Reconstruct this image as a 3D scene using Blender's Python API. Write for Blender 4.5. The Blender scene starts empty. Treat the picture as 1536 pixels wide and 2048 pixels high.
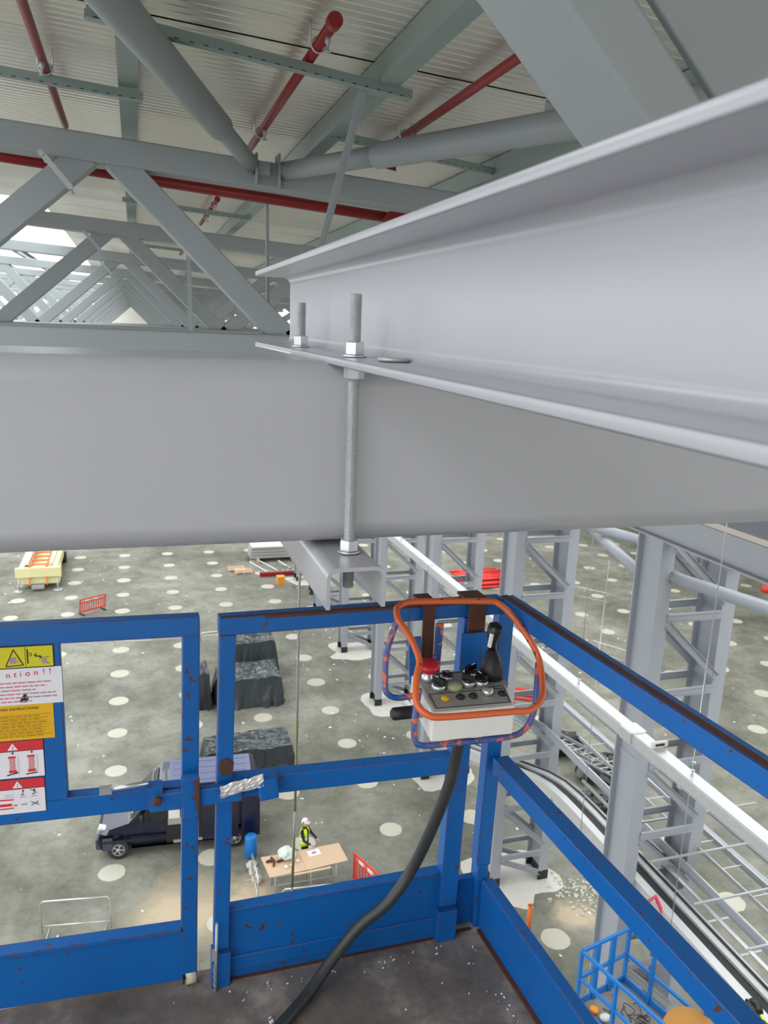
import bpy, math, random
from math import pi, sin, cos, radians
from mathutils import Vector as V, Matrix, noise

random.seed(7)
S = bpy.context.scene
C = S.collection
FZ = -17.0                      # shop floor level; the camera is the origin, x along the trusses, y away along the hall

# ------------------------------------------------------------------ camera, light, exposure
cam = bpy.data.cameras.new('camera'); camo = bpy.data.objects.new('camera', cam); C.objects.link(camo); S.camera = camo
cam.sensor_fit = 'VERTICAL'; cam.sensor_height = 24.0; cam.lens = 1582.2 / 2048 * 24.0
cam.dof.use_dof = True; cam.dof.focus_distance = 2.1; cam.dof.aperture_fstop = 6.3
cam.clip_start = 0.03; cam.clip_end = 400
R = Matrix(((0.95507, 0.02974, -0.29489), (-0.29391, 0.22220, -0.92963), (0.03741, 0.97455, 0.22103)))
camo.matrix_world = R.to_4x4()

W = bpy.data.worlds.new('sky'); S.world = W; W.use_nodes = True
bg = W.node_tree.nodes['Background']; bg.inputs[0].default_value = (0.93, 0.96, 1.0, 1); bg.inputs[1].default_value = 1.5
ROOF_GLOW = 2.4
S.view_settings.view_transform = 'Standard'; S.view_settings.look = 'None'
S.view_settings.gamma = 1; S.view_settings.use_curve_mapping = False
S.view_settings.exposure = 0.48
S.cycles.max_bounces = 5; S.cycles.diffuse_bounces = 4; S.cycles.glossy_bounces = 2
S.cycles.use_adaptive_sampling = True; S.cycles.adaptive_threshold = 0.03

# ------------------------------------------------------------------ materials
def lin(c):
    return tuple((x / 255 / 12.92) if x / 255 <= 0.04045 else ((x / 255 + 0.055) / 1.055) ** 2.4 for x in c) + (1,)
def mat(name, col, rough=0.5, metal=0.0, var=0.0, scale=8.0, bump=0.0, emit=None, alpha=None, coat=0.0):
    m = bpy.data.materials.new(name); m.use_nodes = True
    n = m.node_tree.nodes; l = m.node_tree.links; b = n['Principled BSDF']
    b.inputs['Base Color'].default_value = lin(col); b.inputs['Roughness'].default_value = rough; b.inputs['Metallic'].default_value = metal
    b.inputs['Coat Weight'].default_value = coat
    if var or bump:
        tc = n.new('ShaderNodeTexCoord'); nz = n.new('ShaderNodeTexNoise')
        nz.inputs['Scale'].default_value = scale; nz.inputs['Detail'].default_value = 5
        l.new(tc.outputs['Object'], nz.inputs['Vector'])
    if var:
        mx = n.new('ShaderNodeMix'); mx.data_type = 'RGBA'
        c = lin(col)
        mx.inputs[6].default_value = tuple(x * (1 - var) for x in c[:3]) + (1,)
        mx.inputs[7].default_value = tuple(min(1, x * (1 + var)) for x in c[:3]) + (1,)
        l.new(nz.outputs[0], mx.inputs[0]); l.new(mx.outputs[2], b.inputs['Base Color'])
    if bump:
        bp = n.new('ShaderNodeBump'); bp.inputs['Strength'].default_value = bump; bp.inputs['Distance'].default_value = 0.01
        l.new(nz.outputs[0], bp.inputs['Height']); l.new(bp.outputs[0], b.inputs['Normal'])
    if emit:
        b.inputs['Emission Color'].default_value = (0.95, 0.98, 1, 1); b.inputs['Emission Strength'].default_value = emit
    if alpha is not None:
        b.inputs['Transmission Weight'].default_value = alpha
    return m

def worn(name, col, wear, rough=0.42, edge=0.006, amount=0.5, chips=0.62, cscale=22.0, chip2=None):
    """paint with rust or primer showing along the edges and in chips"""
    m = mat(name, col, rough); n = m.node_tree.nodes; l = m.node_tree.links; b = n['Principled BSDF']
    tc = n.new('ShaderNodeTexCoord'); geo = n.new('ShaderNodeNewGeometry')
    bv = n.new('ShaderNodeBevel'); bv.samples = 4; bv.inputs[0].default_value = edge
    dt = n.new('ShaderNodeVectorMath'); dt.operation = 'DOT_PRODUCT'
    l.new(bv.outputs[0], dt.inputs[0]); l.new(geo.outputs['True Normal'], dt.inputs[1])
    inv = n.new('ShaderNodeMapRange'); inv.inputs[1].default_value = 0.995; inv.inputs[2].default_value = 0.85
    l.new(dt.outputs['Value'], inv.inputs[0])
    nz = n.new('ShaderNodeTexNoise'); nz.inputs['Scale'].default_value = cscale; nz.inputs['Detail'].default_value = 6; nz.inputs['Roughness'].default_value = 0.65
    l.new(tc.outputs['Object'], nz.inputs['Vector'])
    r1 = n.new('ShaderNodeMapRange'); r1.inputs[1].default_value = amount; r1.inputs[2].default_value = amount + 0.06
    l.new(nz.outputs[0], r1.inputs[0])
    mu = n.new('ShaderNodeMath'); mu.operation = 'MULTIPLY'; l.new(inv.outputs[0], mu.inputs[0]); l.new(r1.outputs[0], mu.inputs[1])
    n2 = n.new('ShaderNodeTexNoise'); n2.inputs['Scale'].default_value = cscale * 1.4; n2.inputs['Detail'].default_value = 4
    mp = n.new('ShaderNodeVectorMath'); mp.operation = 'ADD'; mp.inputs[1].default_value = (7.3, 2.1, 5.5)
    l.new(tc.outputs['Object'], mp.inputs[0]); l.new(mp.outputs[0], n2.inputs['Vector'])
    r2 = n.new('ShaderNodeMapRange'); r2.inputs[1].default_value = chips; r2.inputs[2].default_value = chips + 0.03
    l.new(n2.outputs[0], r2.inputs[0])
    ad = n.new('ShaderNodeMath'); ad.operation = 'MAXIMUM'; l.new(mu.outputs[0], ad.inputs[0]); l.new(r2.outputs[0], ad.inputs[1])
    rust = n.new('ShaderNodeMix'); rust.data_type = 'RGBA'; rust.inputs[6].default_value = lin(wear); rust.inputs[7].default_value = lin(chip2 or tuple(int(x * 0.7) for x in wear))
    n3 = n.new('ShaderNodeTexNoise'); n3.inputs['Scale'].default_value = 60; l.new(tc.outputs['Object'], n3.inputs['Vector']); l.new(n3.outputs[0], rust.inputs[0])
    n4 = n.new('ShaderNodeTexNoise'); n4.inputs['Scale'].default_value = 3; n4.inputs['Detail'].default_value = 5; l.new(tc.outputs['Object'], n4.inputs['Vector'])
    pv = n.new('ShaderNodeMix'); pv.data_type = 'RGBA'; c = lin(col)
    pv.inputs[6].default_value = tuple(x * 0.82 for x in c[:3]) + (1,); pv.inputs[7].default_value = tuple(x * 1.18 for x in c[:3]) + (1,)
    l.new(n4.outputs[0], pv.inputs[0])
    mx = n.new('ShaderNodeMix'); mx.data_type = 'RGBA'; l.new(ad.outputs[0], mx.inputs[0]); l.new(pv.outputs[2], mx.inputs[6]); l.new(rust.outputs[2], mx.inputs[7])
    l.new(mx.outputs[2], b.inputs['Base Color'])
    return m

M = {}
M['steel'] = mat('grey_paint', (164, 167, 172), 0.42, 0.0, 0.04, 3.0)
M['steel_near'] = mat('grey_paint_close', (172, 172, 177), 0.3, 0.1, 0.03, 5.0)
M['truss'] = mat('truss_paint', (150, 156, 158), 0.5, 0.0, 0.05, 2.0)
M['tower'] = mat('tower_paint', (158, 162, 168), 0.45, 0.0, 0.05, 1.0)
M['purlin'] = mat('galvanised_purlin', (146, 160, 156), 0.45, 0.25, 0.15, 3.0)
M['galv'] = mat('galvanised', (178, 181, 182), 0.45, 0.45, 0.14, 60.0, 0.15)
M['galv_bright'] = mat('zinc_bright', (214, 216, 218), 0.3, 0.75, 0.1, 30.0)
M['alu'] = mat('aluminium', (205, 206, 206), 0.35, 0.35, 0.05, 3.0)
M['deck'] = mat('roof_liner', (236, 232, 222), 0.32, 0.6, 0.06, 1.2)
M['red'] = mat('red_pipe_paint', (142, 30, 32), 0.4, 0.0, 0.12, 6.0)
M['blue'] = worn('blue_paint', (2, 92, 166), (104, 60, 48), edge=0.009, amount=0.46, chips=0.665, cscale=30)
M['blue2'] = mat('blue_paint_clean', (16, 112, 190), 0.45, 0.0, 0.12, 4.0)
M['orange'] = worn('orange_paint', (214, 100, 52), (60, 40, 36), edge=0.002, amount=0.6, chips=0.68, cscale=40)
M['blueorange'] = worn('blue_over_orange_paint', (20, 86, 150), (196, 84, 56), edge=0.004, amount=0.4, chips=0.56, cscale=30, chip2=(226, 110, 70))
M['rust'] = mat('rusty_brown', (88, 52, 42), 0.7, 0.2, 0.3, 25.0, 0.3)
M['black'] = mat('black_rubber', (30, 31, 33), 0.5, 0.0, 0.2, 20.0)
M['blackgloss'] = mat('black_plastic', (20, 20, 22), 0.3)
M['hose'] = mat('hose_rubber', (48, 50, 50), 0.45, 0.0, 0.25, 30.0)
M['white'] = mat('white_enamel', (222, 220, 214), 0.4, 0.0, 0.04, 10.0)
M['panel'] = mat('brushed_panel', (164, 160, 152), 0.4, 0.15, 0.08, 40.0)
M['ered'] = mat('red_button', (190, 28, 44), 0.35)
M['green'] = mat('pale_green_button', (158, 166, 130), 0.4)
M['yellow'] = mat('sign_yellow', (206, 196, 24), 0.5)
M['amber'] = mat('sign_amber', (222, 172, 16), 0.5)
M['signred'] = mat('sign_red', (206, 48, 56), 0.5)
M['signpink'] = mat('print_pink', (214, 110, 130), 0.6)
M['signwhite'] = mat('sign_white', (226, 222, 228), 0.5)
M['ink'] = mat('ink_black', (34, 32, 30), 0.6)
M['faint'] = mat('ink_faint', (160, 140, 150), 0.7)
M['faintamber'] = mat('ink_faint_amber', (150, 112, 20), 0.7)
M['navy'] = mat('navy_car_paint', (22, 26, 52), 0.25, 0.2, 0.05, 2.0, coat=0.5)
M['vanroof'] = mat('van_roof_paint', (120, 124, 156), 0.3, 0.2)  # navy roof's lilac reflection put into the colour
M['bumper'] = mat('bumper_plastic', (64, 66, 84), 0.5)
M['glass'] = mat('tinted_glass', (24, 34, 36), 0.08, 0.0, coat=0.6)
M['tyre'] = mat('tyre', (48, 48, 48), 0.8)
M['hub'] = mat('wheel_silver', (176, 176, 176), 0.35, 0.6)
M['wrap'] = mat('black_sheeting', (62, 68, 72), 0.22, 0.0, 0.25, 3.0)
M['wood'] = mat('particle_board', (206, 176, 146), 0.7, 0.0, 0.06, 8.0)
M['woodedge'] = mat('board_edge', (226, 204, 164), 0.7)
M['plasticred'] = mat('barrier_red', (222, 60, 50), 0.45)
M['orangeplastic'] = mat('orange_plastic', (216, 110, 50), 0.5)
M['cream'] = mat('cream_paint', (226, 220, 164), 0.45, 0.0, 0.06, 2.0)
M['hivis'] = mat('hi_vis_yellow', (214, 240, 30), 0.6)
M['skin'] = mat('skin', (196, 146, 122), 0.6)
M['dark'] = mat('dark_cloth', (24, 26, 42), 0.8)
M['deckply'] = mat('deck_ply_light', (150, 142, 130), 0.75, 0.0, 0.15, 4.0)
M['bag'] = mat('clear_bag', (206, 212, 204), 0.2, 0.0, 0.2, 20.0)
M['paper'] = mat('paper', (238, 238, 238), 0.7)
M['pink'] = mat('red_tape', (222, 60, 90), 0.5)
M['tan'] = mat('cable_drum_board', (196, 140, 70), 0.7, 0.0, 0.1, 8.0)
M['wheelcream'] = mat('cream_nylon', (206, 196, 166), 0.5)
M['powder'] = mat('white_powder', (206, 202, 194), 0.95, 0.0, 0.06, 3.0, 0.5)
M['cap'] = mat('pale_mortar', (190, 187, 172), 0.85, 0.0, 0.09, 1.6, 0.2)
M['sandy'] = mat('sandy_stain', (196, 176, 148), 0.9, 0.0, 0.1, 1.5)
M['foil'] = mat('silver_tape', (206, 202, 200), 0.3, 0.3, 0.1, 40)
M['primer'] = mat('brown_primer', (104, 96, 84), 0.7, 0.0, 0.1, 2.0)  # plain brown for the plate on the girder tops
M['cordpale'] = mat('pale_cord', (196, 192, 182), 0.6)
M['olive'] = mat('olive_cord', (150, 144, 96), 0.6)
M['tub'] = mat('orange_tub', (236, 152, 44), 0.5)
M['rooflight'] = mat('rooflight_sheet', (235, 238, 240), 0.6, emit=ROOF_GLOW)  # emission for the seen strip and the added unseen panes

def concrete():
    m = mat('concrete_floor', (138, 137, 126), 0.75); n = m.node_tree.nodes; l = m.node_tree.links; b = n['Principled BSDF']
    tc = n.new('ShaderNodeTexCoord')
    def ns(sc, det, off):
        a = n.new('ShaderNodeVectorMath'); a.operation = 'ADD'; a.inputs[1].default_value = (off, off * .7, 0)
        z = n.new('ShaderNodeTexNoise'); z.inputs['Scale'].default_value = sc; z.inputs['Detail'].default_value = det; z.inputs['Roughness'].default_value = 0.62
        l.new(tc.outputs['Object'], a.inputs[0]); l.new(a.outputs[0], z.inputs['Vector']); return z
    a, c, d, e = ns(0.16, 5, 3), ns(0.9, 7, 11), ns(3.2, 6, 21), ns(7.0, 3, 31)
    cr = n.new('ShaderNodeValToRGB'); cr.color_ramp.elements[0].position = 0.36; cr.color_ramp.elements[0].color = lin((104, 105, 93))
    cr.color_ramp.elements[1].position = 0.62; cr.color_ramp.elements[1].color = lin((146, 144, 134)); l.new(a.outputs[0], cr.inputs[0])
    c2 = n.new('ShaderNodeValToRGB'); c2.color_ramp.elements[0].position = 0.38; c2.color_ramp.elements[0].color = (0.66, 0.69, 0.62, 1)
    c2.color_ramp.elements[1].position = 0.58; c2.color_ramp.elements[1].color = (1.06, 1.05, 1.04, 1); l.new(c.outputs[0], c2.inputs[0])
    m1 = n.new('ShaderNodeMix'); m1.data_type = 'RGBA'; m1.blend_type = 'MULTIPLY'; m1.inputs[0].default_value = 0.8
    l.new(cr.outputs[0], m1.inputs[6]); l.new(c2.outputs[0], m1.inputs[7])
    c3 = n.new('ShaderNodeValToRGB'); c3.color_ramp.elements[0].position = 0.34; c3.color_ramp.elements[0].color = (0.72, 0.74, 0.68, 1)
    c3.color_ramp.elements[1].position = 0.5; c3.color_ramp.elements[1].color = (1, 1, 1, 1); l.new(d.outputs[0], c3.inputs[0])
    m2 = n.new('ShaderNodeMix'); m2.data_type = 'RGBA'; m2.blend_type = 'MULTIPLY'; m2.inputs[0].default_value = 0.7
    l.new(m1.outputs[2], m2.inputs[6]); l.new(c3.outputs[0], m2.inputs[7])
    c4 = n.new('ShaderNodeMapRange'); c4.inputs[1].default_value = 0.72; c4.inputs[2].default_value = 0.75; l.new(e.outputs[0], c4.inputs[0])
    m3 = n.new('ShaderNodeMix'); m3.data_type = 'RGBA'; l.new(c4.outputs[0], m3.inputs[0]); l.new(m2.outputs[2], m3.inputs[6]); m3.inputs[7].default_value = lin((206, 202, 190))
    # warm sandy spill of its own shape in front of the van
    def stain(prev, cx, cy, rad):
        sv = n.new('ShaderNodeVectorMath'); sv.operation = 'DISTANCE'; sv.inputs[1].default_value = (cx - 15, cy - 32.5, .3); l.new(tc.outputs['Object'], sv.inputs[0])
        sa = n.new('ShaderNodeMath'); sa.operation = 'MULTIPLY_ADD'; sa.inputs[1].default_value = 2.6; sa.inputs[2].default_value = -1.3; l.new(c.outputs[0], sa.inputs[0])
        sb = n.new('ShaderNodeMath'); sb.operation = 'ADD'; l.new(sv.outputs['Value'], sb.inputs[0]); l.new(sa.outputs[0], sb.inputs[1])
        sm_ = n.new('ShaderNodeMapRange'); sm_.inputs[1].default_value = rad * 1.25; sm_.inputs[2].default_value = rad * .3; sm_.inputs[4].default_value = .75; l.new(sb.outputs[0], sm_.inputs[0])
        m4 = n.new('ShaderNodeMix'); m4.data_type = 'RGBA'; l.new(sm_.outputs[0], m4.inputs[0]); l.new(prev, m4.inputs[6]); m4.inputs[7].default_value = lin((204, 184, 154)); return m4.outputs[2]
    out = stain(m3.outputs[2], 1.0, 21.0, 1.5); out = stain(out, 2.9, 21.2, .8); out = stain(out, 12.2, 17.7, .7)
    l.new(out, b.inputs['Base Color'])
    return m
M['concrete'] = concrete()

def deckmat():
    m = mat('platform_deck', (70, 66, 64), 0.75); n = m.node_tree.nodes; l = m.node_tree.links; b = n['Principled BSDF']
    tc = n.new('ShaderNodeTexCoord'); z = n.new('ShaderNodeTexNoise'); z.inputs['Scale'].default_value = 5; z.inputs['Detail'].default_value = 9; z.inputs['Roughness'].default_value = .7
    l.new(tc.outputs['Object'], z.inputs['Vector'])
    cr = n.new('ShaderNodeValToRGB'); e = cr.color_ramp.elements
    e[0].position = 0.3; e[0].color = lin((78, 71, 67)); e[1].position = 0.7; e[1].color = lin((158, 148, 138)); l.new(z.outputs[0], cr.inputs[0])
    x = cr.color_ramp.elements.new(0.52); x.color = lin((110, 101, 96))
    l.new(cr.outputs[0], b.inputs['Base Color'])
    bp = n.new('ShaderNodeBump'); bp.inputs['Strength'].default_value = .5; bp.inputs['Distance'].default_value = .004
    l.new(z.outputs[0], bp.inputs['Height']); l.new(bp.outputs[0], b.inputs['Normal'])
    return m
M['ply'] = deckmat()

# ------------------------------------------------------------------ mesh builder
def mats(x): return [M[k] for k in (x if isinstance(x, (list, tuple)) else [x])]
ORG = {}
class MB:
    def __init__(s): s.v = []; s.f = []; s.mi = []; s.sm = []; s.m = 0
    def add(s, vs, fs, smooth=False):
        k = len(s.v); s.v += [V(p) for p in vs]
        for f in fs: s.f.append([k + i for i in f]); s.mi.append(s.m); s.sm.append(smooth)
        return s
    def box(s, c, d, rot=None):
        a = [V((x * d[0] / 2, y * d[1] / 2, z * d[2] / 2)) for x in (-1, 1) for y in (-1, 1) for z in (-1, 1)]
        if rot: a = [rot @ p for p in a]
        return s.add([p + V(c) for p in a], [(0, 1, 3, 2), (4, 6, 7, 5), (0, 4, 5, 1), (2, 3, 7, 6), (0, 2, 6, 4), (1, 5, 7, 3)])
    def bb(s, x0, x1, y0, y1, z0, z1): return s.box(((x0 + x1) / 2, (y0 + y1) / 2, (z0 + z1) / 2), (x1 - x0, y1 - y0, z1 - z0))
    def sweep(s, prof, p0, p1, up=(0, 0, 1), smooth=False):
        p0, p1 = V(p0), V(p1); d = (p1 - p0).normalized(); sd = d.cross(V(up)).normalized(); w = sd.cross(d); n = len(prof)
        vs = [p + sd * a + w * b for p in (p0, p1) for a, b in prof]
        s.add(vs, [(i, (i + 1) % n, n + (i + 1) % n, n + i) for i in range(n)], smooth)
        k = len(s.v) - 2 * n; s.f += [list(range(k, k + n))[::-1], list(range(k + n, k + 2 * n))]; s.mi += [s.m] * 2; s.sm += [False] * 2
        return s
    def bar(s, p0, p1, w, h, up=(0, 0, 1), r=0): return s.sweep(rr(w, h, r) if r else [(-w / 2, -h / 2), (w / 2, -h / 2), (w / 2, h / 2), (-w / 2, h / 2)], p0, p1, up, bool(r))
    def tube(s, pts, r, n=8, closed=False, rs=None):
        pts = [V(p) for p in pts]; k = len(pts); vs = []; prev = None
        for i, p in enumerate(pts):
            a = pts[i - 1] if (i or closed) else p; b = pts[(i + 1) % k] if (i < k - 1 or closed) else p
            d = (b - a).normalized()
            if prev is None: u = d.orthogonal().normalized()
            else:
                u = prev - d * prev.dot(d); u.normalize()
            prev = u; w = d.cross(u); q = rs[i] if rs else r
            vs += [p + (u * cos(2 * pi * j / n) + w * sin(2 * pi * j / n)) * q for j in range(n)]
        fs = [(i * n + j, i * n + (j + 1) % n, ((i + 1) % k) * n + (j + 1) % n, ((i + 1) % k) * n + j) for i in range(k if closed else k - 1) for j in range(n)]
        s.add(vs, fs, True)
        if not closed:
            o = len(s.v) - k * n; s.f += [list(range(o, o + n))[::-1], list(range(o + (k - 1) * n, o + k * n))]; s.mi += [s.m] * 2; s.sm += [False] * 2
        return s
    def cyl(s, p0, p1, r, n=12): return s.tube([p0, p1], r, n)
    def lathe(s, c, prof, n=16, axis=(0, 0, 1), smooth=True):
        ax = V(axis).normalized(); u = ax.orthogonal().normalized(); w = ax.cross(u); c = V(c); vs = []
        for r, h in prof: vs += [c + ax * h + (u * cos(2 * pi * j / n) + w * sin(2 * pi * j / n)) * r for j in range(n)]
        m = len(prof)
        s.add(vs, [(i * n + j, i * n + (j + 1) % n, (i + 1) * n + (j + 1) % n, (i + 1) * n + j) for i in range(m - 1) for j in range(n)], smooth)
        o = len(s.v) - m * n; s.f += [list(range(o, o + n))[::-1], list(range(o + (m - 1) * n, o + m * n))]; s.mi += [s.m] * 2; s.sm += [False] * 2
        return s
    def prism(s, pts, ax, a, b):
        """polygon of 2-D points pushed along axis ax (0 x, 1 y, 2 z) from a to b"""
        def P(p, t):
            q = list(p); q.insert(ax, t); return V(q)
        n = len(pts); return s.add([P(p, a) for p in pts] + [P(p, b) for p in pts], [list(range(n))[::-1], list(range(n, 2 * n))] + [(i, (i + 1) % n, n + (i + 1) % n, n + i) for i in range(n)])
    def ball(s, c, r, n=10, sc=(1, 1, 1)):
        vs = []; m = n // 2
        for i in range(m + 1):
            t = pi * i / m
            vs += [V(c) + V((r * sin(t) * cos(2 * pi * j / n) * sc[0], r * sin(t) * sin(2 * pi * j / n) * sc[1], r * cos(t) * sc[2])) for j in range(n)]
        return s.add(vs, [(i * n + j, (i + 1) * n + j, (i + 1) * n + (j + 1) % n, i * n + (j + 1) % n) for i in range(m) for j in range(n)], True)
    def text(s, t, org, size, ux=(1, 0, 0), uy=(0, 0, 1), lift=0.0):
        cu = bpy.data.curves.new('t', 'FONT'); cu.body = t; cu.size = size; o = bpy.data.objects.new('t', cu); C.objects.link(o)
        me = bpy.data.meshes.new_from_object(o); bpy.data.objects.remove(o); bpy.data.curves.remove(cu)
        ux, uy = V(ux), V(uy); s.add([V(org) + ux * v.co.x + uy * v.co.y for v in me.vertices], [list(p.vertices) for p in me.polygons]); bpy.data.meshes.remove(me)
        return s
    def xf(s, m): s.v = [m @ p for p in s.v]; return s
    def build(s, name, mt, parent=None, loc=None, weighted=False, bevel=0, rotz=0, **props):
        """loc given: vertices are local to loc (rotated about z); otherwise vertices are in world coordinates of the parent's frame"""
        me = bpy.data.meshes.new(name)
        o = bpy.data.objects.new(name, me); C.objects.link(o)
        if parent is not None:
            o.parent = parent; org = ORG[parent.name]; ORG[o.name] = org
        elif loc is not None:
            o.location = loc; o.rotation_euler = (0, 0, rotz); org = V((0, 0, 0)); ORG[o.name] = org
        else:
            lo = V([min(p[i] for p in s.v) for i in range(3)]); hi = V([max(p[i] for p in s.v) for i in range(3)])
            org = V(((lo.x + hi.x) / 2, (lo.y + hi.y) / 2, lo.z)); o.location = org; ORG[o.name] = org
        me.from_pydata([p - org for p in s.v], [], s.f)
        for x in mats(mt): me.materials.append(x)
        me.polygons.foreach_set('material_index', s.mi); me.polygons.foreach_set('use_smooth', s.sm); me.update()
        if bevel:
            b = o.modifiers.new('edge', 'BEVEL'); b.width = bevel; b.segments = 2; b.limit_method = 'ANGLE'
        if weighted:
            w = o.modifiers.new('normals', 'WEIGHTED_NORMAL'); w.keep_sharp = True
        for k, x in props.items(): o[k] = x
        return o
def rr(w, h, r, n=6):
    return [(sx * (w / 2 - r) + r * cos(a), sy * (h / 2 - r) + r * sin(a)) for sx, sy, a0 in ((1, 1, 0), (-1, 1, pi / 2), (-1, -1, pi), (1, -1, 3 * pi / 2)) for a in [a0 + pi / 2 * i / n for i in range(n + 1)]]
def ibeam(w, h, tf, tw):
    a, b, c, d = w / 2, h / 2, tw / 2, h / 2 - tf
    return [(-a, -b), (a, -b), (a, -d), (c, -d), (c, d), (a, d), (a, b), (-a, b), (-a, d), (-c, d), (-c, -d), (-a, -d)]
def cprof(w, h, t):   # channel open on the +u side
    return [(0, 0), (w, 0), (w, t), (t, t), (t, h - t), (w, h - t), (w, h), (0, h)]
def empty(name, loc, label, cat, group=None, rotz=0, world=True):
    o = bpy.data.objects.new(name, None); C.objects.link(o); o.location = loc; o.rotation_euler = (0, 0, rotz); o.empty_display_size = .1
    ORG[o.name] = V(loc) if world else V((0, 0, 0)); tag(o, label, cat, group); return o
def tag(o, label, cat, group=None):
    o['label'] = label; o['category'] = cat
    if group: o['group'] = group
    return o
def copy_tree(o, parent=None):
    c = o.copy(); C.objects.link(c); c.parent = parent
    for ch in list(o.children): copy_tree(ch, c)
    return c
def smooth_path(pts, n=6):
    pts = [V(p) for p in pts]; out = []
    for i in range(len(pts) - 1):
        p0 = pts[max(i - 1, 0)]; p1 = pts[i]; p2 = pts[i + 1]; p3 = pts[min(i + 2, len(pts) - 1)]
        for k in range(n):
            t = k / n; out.append(.5 * ((2 * p1) + (p2 - p0) * t + (2 * p0 - 5 * p1 + 4 * p2 - p3) * t * t + (3 * p1 - p0 - 3 * p2 + p3) * t ** 3))
    return out + [pts[-1]]
ORD = ['first', 'second', 'third', 'fourth', 'fifth', 'sixth', 'seventh', 'eighth', 'ninth', 'tenth', 'eleventh', 'twelfth', 'thirteenth']

# ------------------------------------------------------------------ setting: floor, roof, walls
fl = MB().bb(-45, 75, -30, 95, FZ - .3, FZ).build('floor', 'concrete', kind='structure')
disc = {}
def patch(name, mt, pts, z=.004):
    MB().prism(pts, 2, FZ - .05, FZ + z).build(name, mt, fl)
rnd = random.Random(3)
cnt = 0
for i in range(-5, 18):
    for j in range(-3, 14):
        x = -1.19 + 3.09 * i; y = 23.29 + 3.06 * j
        px = x / y
        if px < -.16 - .0 * y or px > 1.05 or y > 63: continue
        if i in (2, 3) and j in (1,) : pass
        r = .42 + rnd.uniform(-.03, .03)
        pts = [(x + rnd.uniform(-.0, .0) + r * (1 + rnd.uniform(-.03, .03)) * cos(2 * pi * k / 24), y + r * (1 + rnd.uniform(-.03, .03)) * sin(2 * pi * k / 24)) for k in range(24)]
        patch('mortar_patch', 'cap', pts); cnt += 1
def blob(cx, cy, rx, ry, mt, name, seed, z=.012, n=30, jag=.22):
    pts = []
    for k in range(n):
        a = 2 * pi * k / n; q = 1 + jag * noise.noise(V((cos(a) * 1.7 + seed, sin(a) * 1.7, seed * .3))) * 2 + .05 * noise.noise(V((cos(a) * 7 + seed, sin(a) * 7, 0)))
        e = (abs(cos(a)) ** 3 + abs(sin(a)) ** 3) ** (-1 / 3)
        pts.append((cx + rx * q * e * cos(a), cy + ry * q * e * sin(a)))
    patch(name, mt, pts, z)
for k, y in enumerate((19.9, 26.2, 32.6, 39.0, 45.4, 51.8)):
    blob(11.1, y, 1.45, 1.15, 'powder', 'powder_patch', k + 1.3)
# scraps of paper and foam strewn on the slab
lt = MB()
for k in range(520):
    if k < 200: x, y = rnd.uniform(8.5, 15), rnd.uniform(15, 60)
    else:
        y = rnd.uniform(17, 62); x = rnd.uniform(-.16 * y - .5, 1.0 * y)
    a = rnd.uniform(0, pi); q = rnd.uniform(.015, .06) * (1 + y / 60); c, s_ = cos(a) * q, sin(a) * q; e = rnd.uniform(.3, .9)
    lt.add([(x - c, y - s_, FZ + .005), (x - s_ * e, y + c * e, FZ + .02), (x + c, y + s_, FZ + .008), (x + s_ * e, y - c * e, FZ + .005)], [(0, 3, 2, 1)])
o = lt.build('paper_scraps', 'paper', kind='stuff'); tag(o, 'small white paper and foam scraps strewn over the concrete floor', 'litter')
rb = MB()
for k in range(260):
    a = rnd.gauss(0, 1); b = rnd.gauss(0, 1); x, y = 13.4 + a * .7, 18.6 + b * .5; q = rnd.uniform(.02, .07)
    rb.box((x, y, FZ + q / 3), (q * 2, q, q), Matrix.Rotation(rnd.uniform(0, pi), 3, 'Z'))
o = rb.build('rubble', 'cap', kind='stuff'); tag(o, 'broken mortar rubble on the floor beside the second lattice tower', 'rubble')

RS = .058
def zr(x): return 1.90 - RS * min(x, 34)
roof = MB(); roof.add([(-30, -30, zr(-30) + .25), (34, -30, zr(34) + .25), (34, 95, zr(34) + .25), (-30, 95, zr(-30) + .25)], [(0, 1, 2, 3)])
roof = bpy.data.objects.new('ceiling', None); C.objects.link(roof); roof['kind'] = 'structure'; ORG['ceiling'] = V((0, 0, 0))
def sheet(x0, x1, y0, y1, ribs=True):
    """liner sheet with trapezoid ribs running along x, hung on the slope"""
    mb = MB()
    if ribs:
        prof = []; y = y0 + .015; pitch = .1
        while y < y1 - pitch:
            prof += [(y, 0), (y + .055, 0), (y + .065, .004), (y + .09, .004)]; y += pitch
        prof += [(y1 - .015, 0)]
        n = len(prof)
        vs = [(x, a, zr(x) + b) for x in (x0, x1) for a, b in prof]
        mb.add(vs, [(i, i + 1, n + i + 1, n + i) for i in range(n - 1)])
        mb.add([(x0, y0, zr(x0) + .06), (x1, y0, zr(x1) + .06), (x1, y1, zr(x1) + .06), (x0, y1, zr(x0) + .06)], [(0, 1, 2, 3)])
    else:
        vs = [(x, y, zr(x) + z) for z in (0, .06) for x, y in ((x0, y0 + .015), (x1, y0 + .015), (x1, y1 - .015), (x0, y1 - .015))]
        mb.add(vs, [(3, 2, 1, 0), (4, 5, 6, 7), (0, 1, 5, 4), (1, 2, 6, 5), (2, 3, 7, 6), (3, 0, 4, 7)])
    mb.build('roof_sheet', 'deck', roof)
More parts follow.
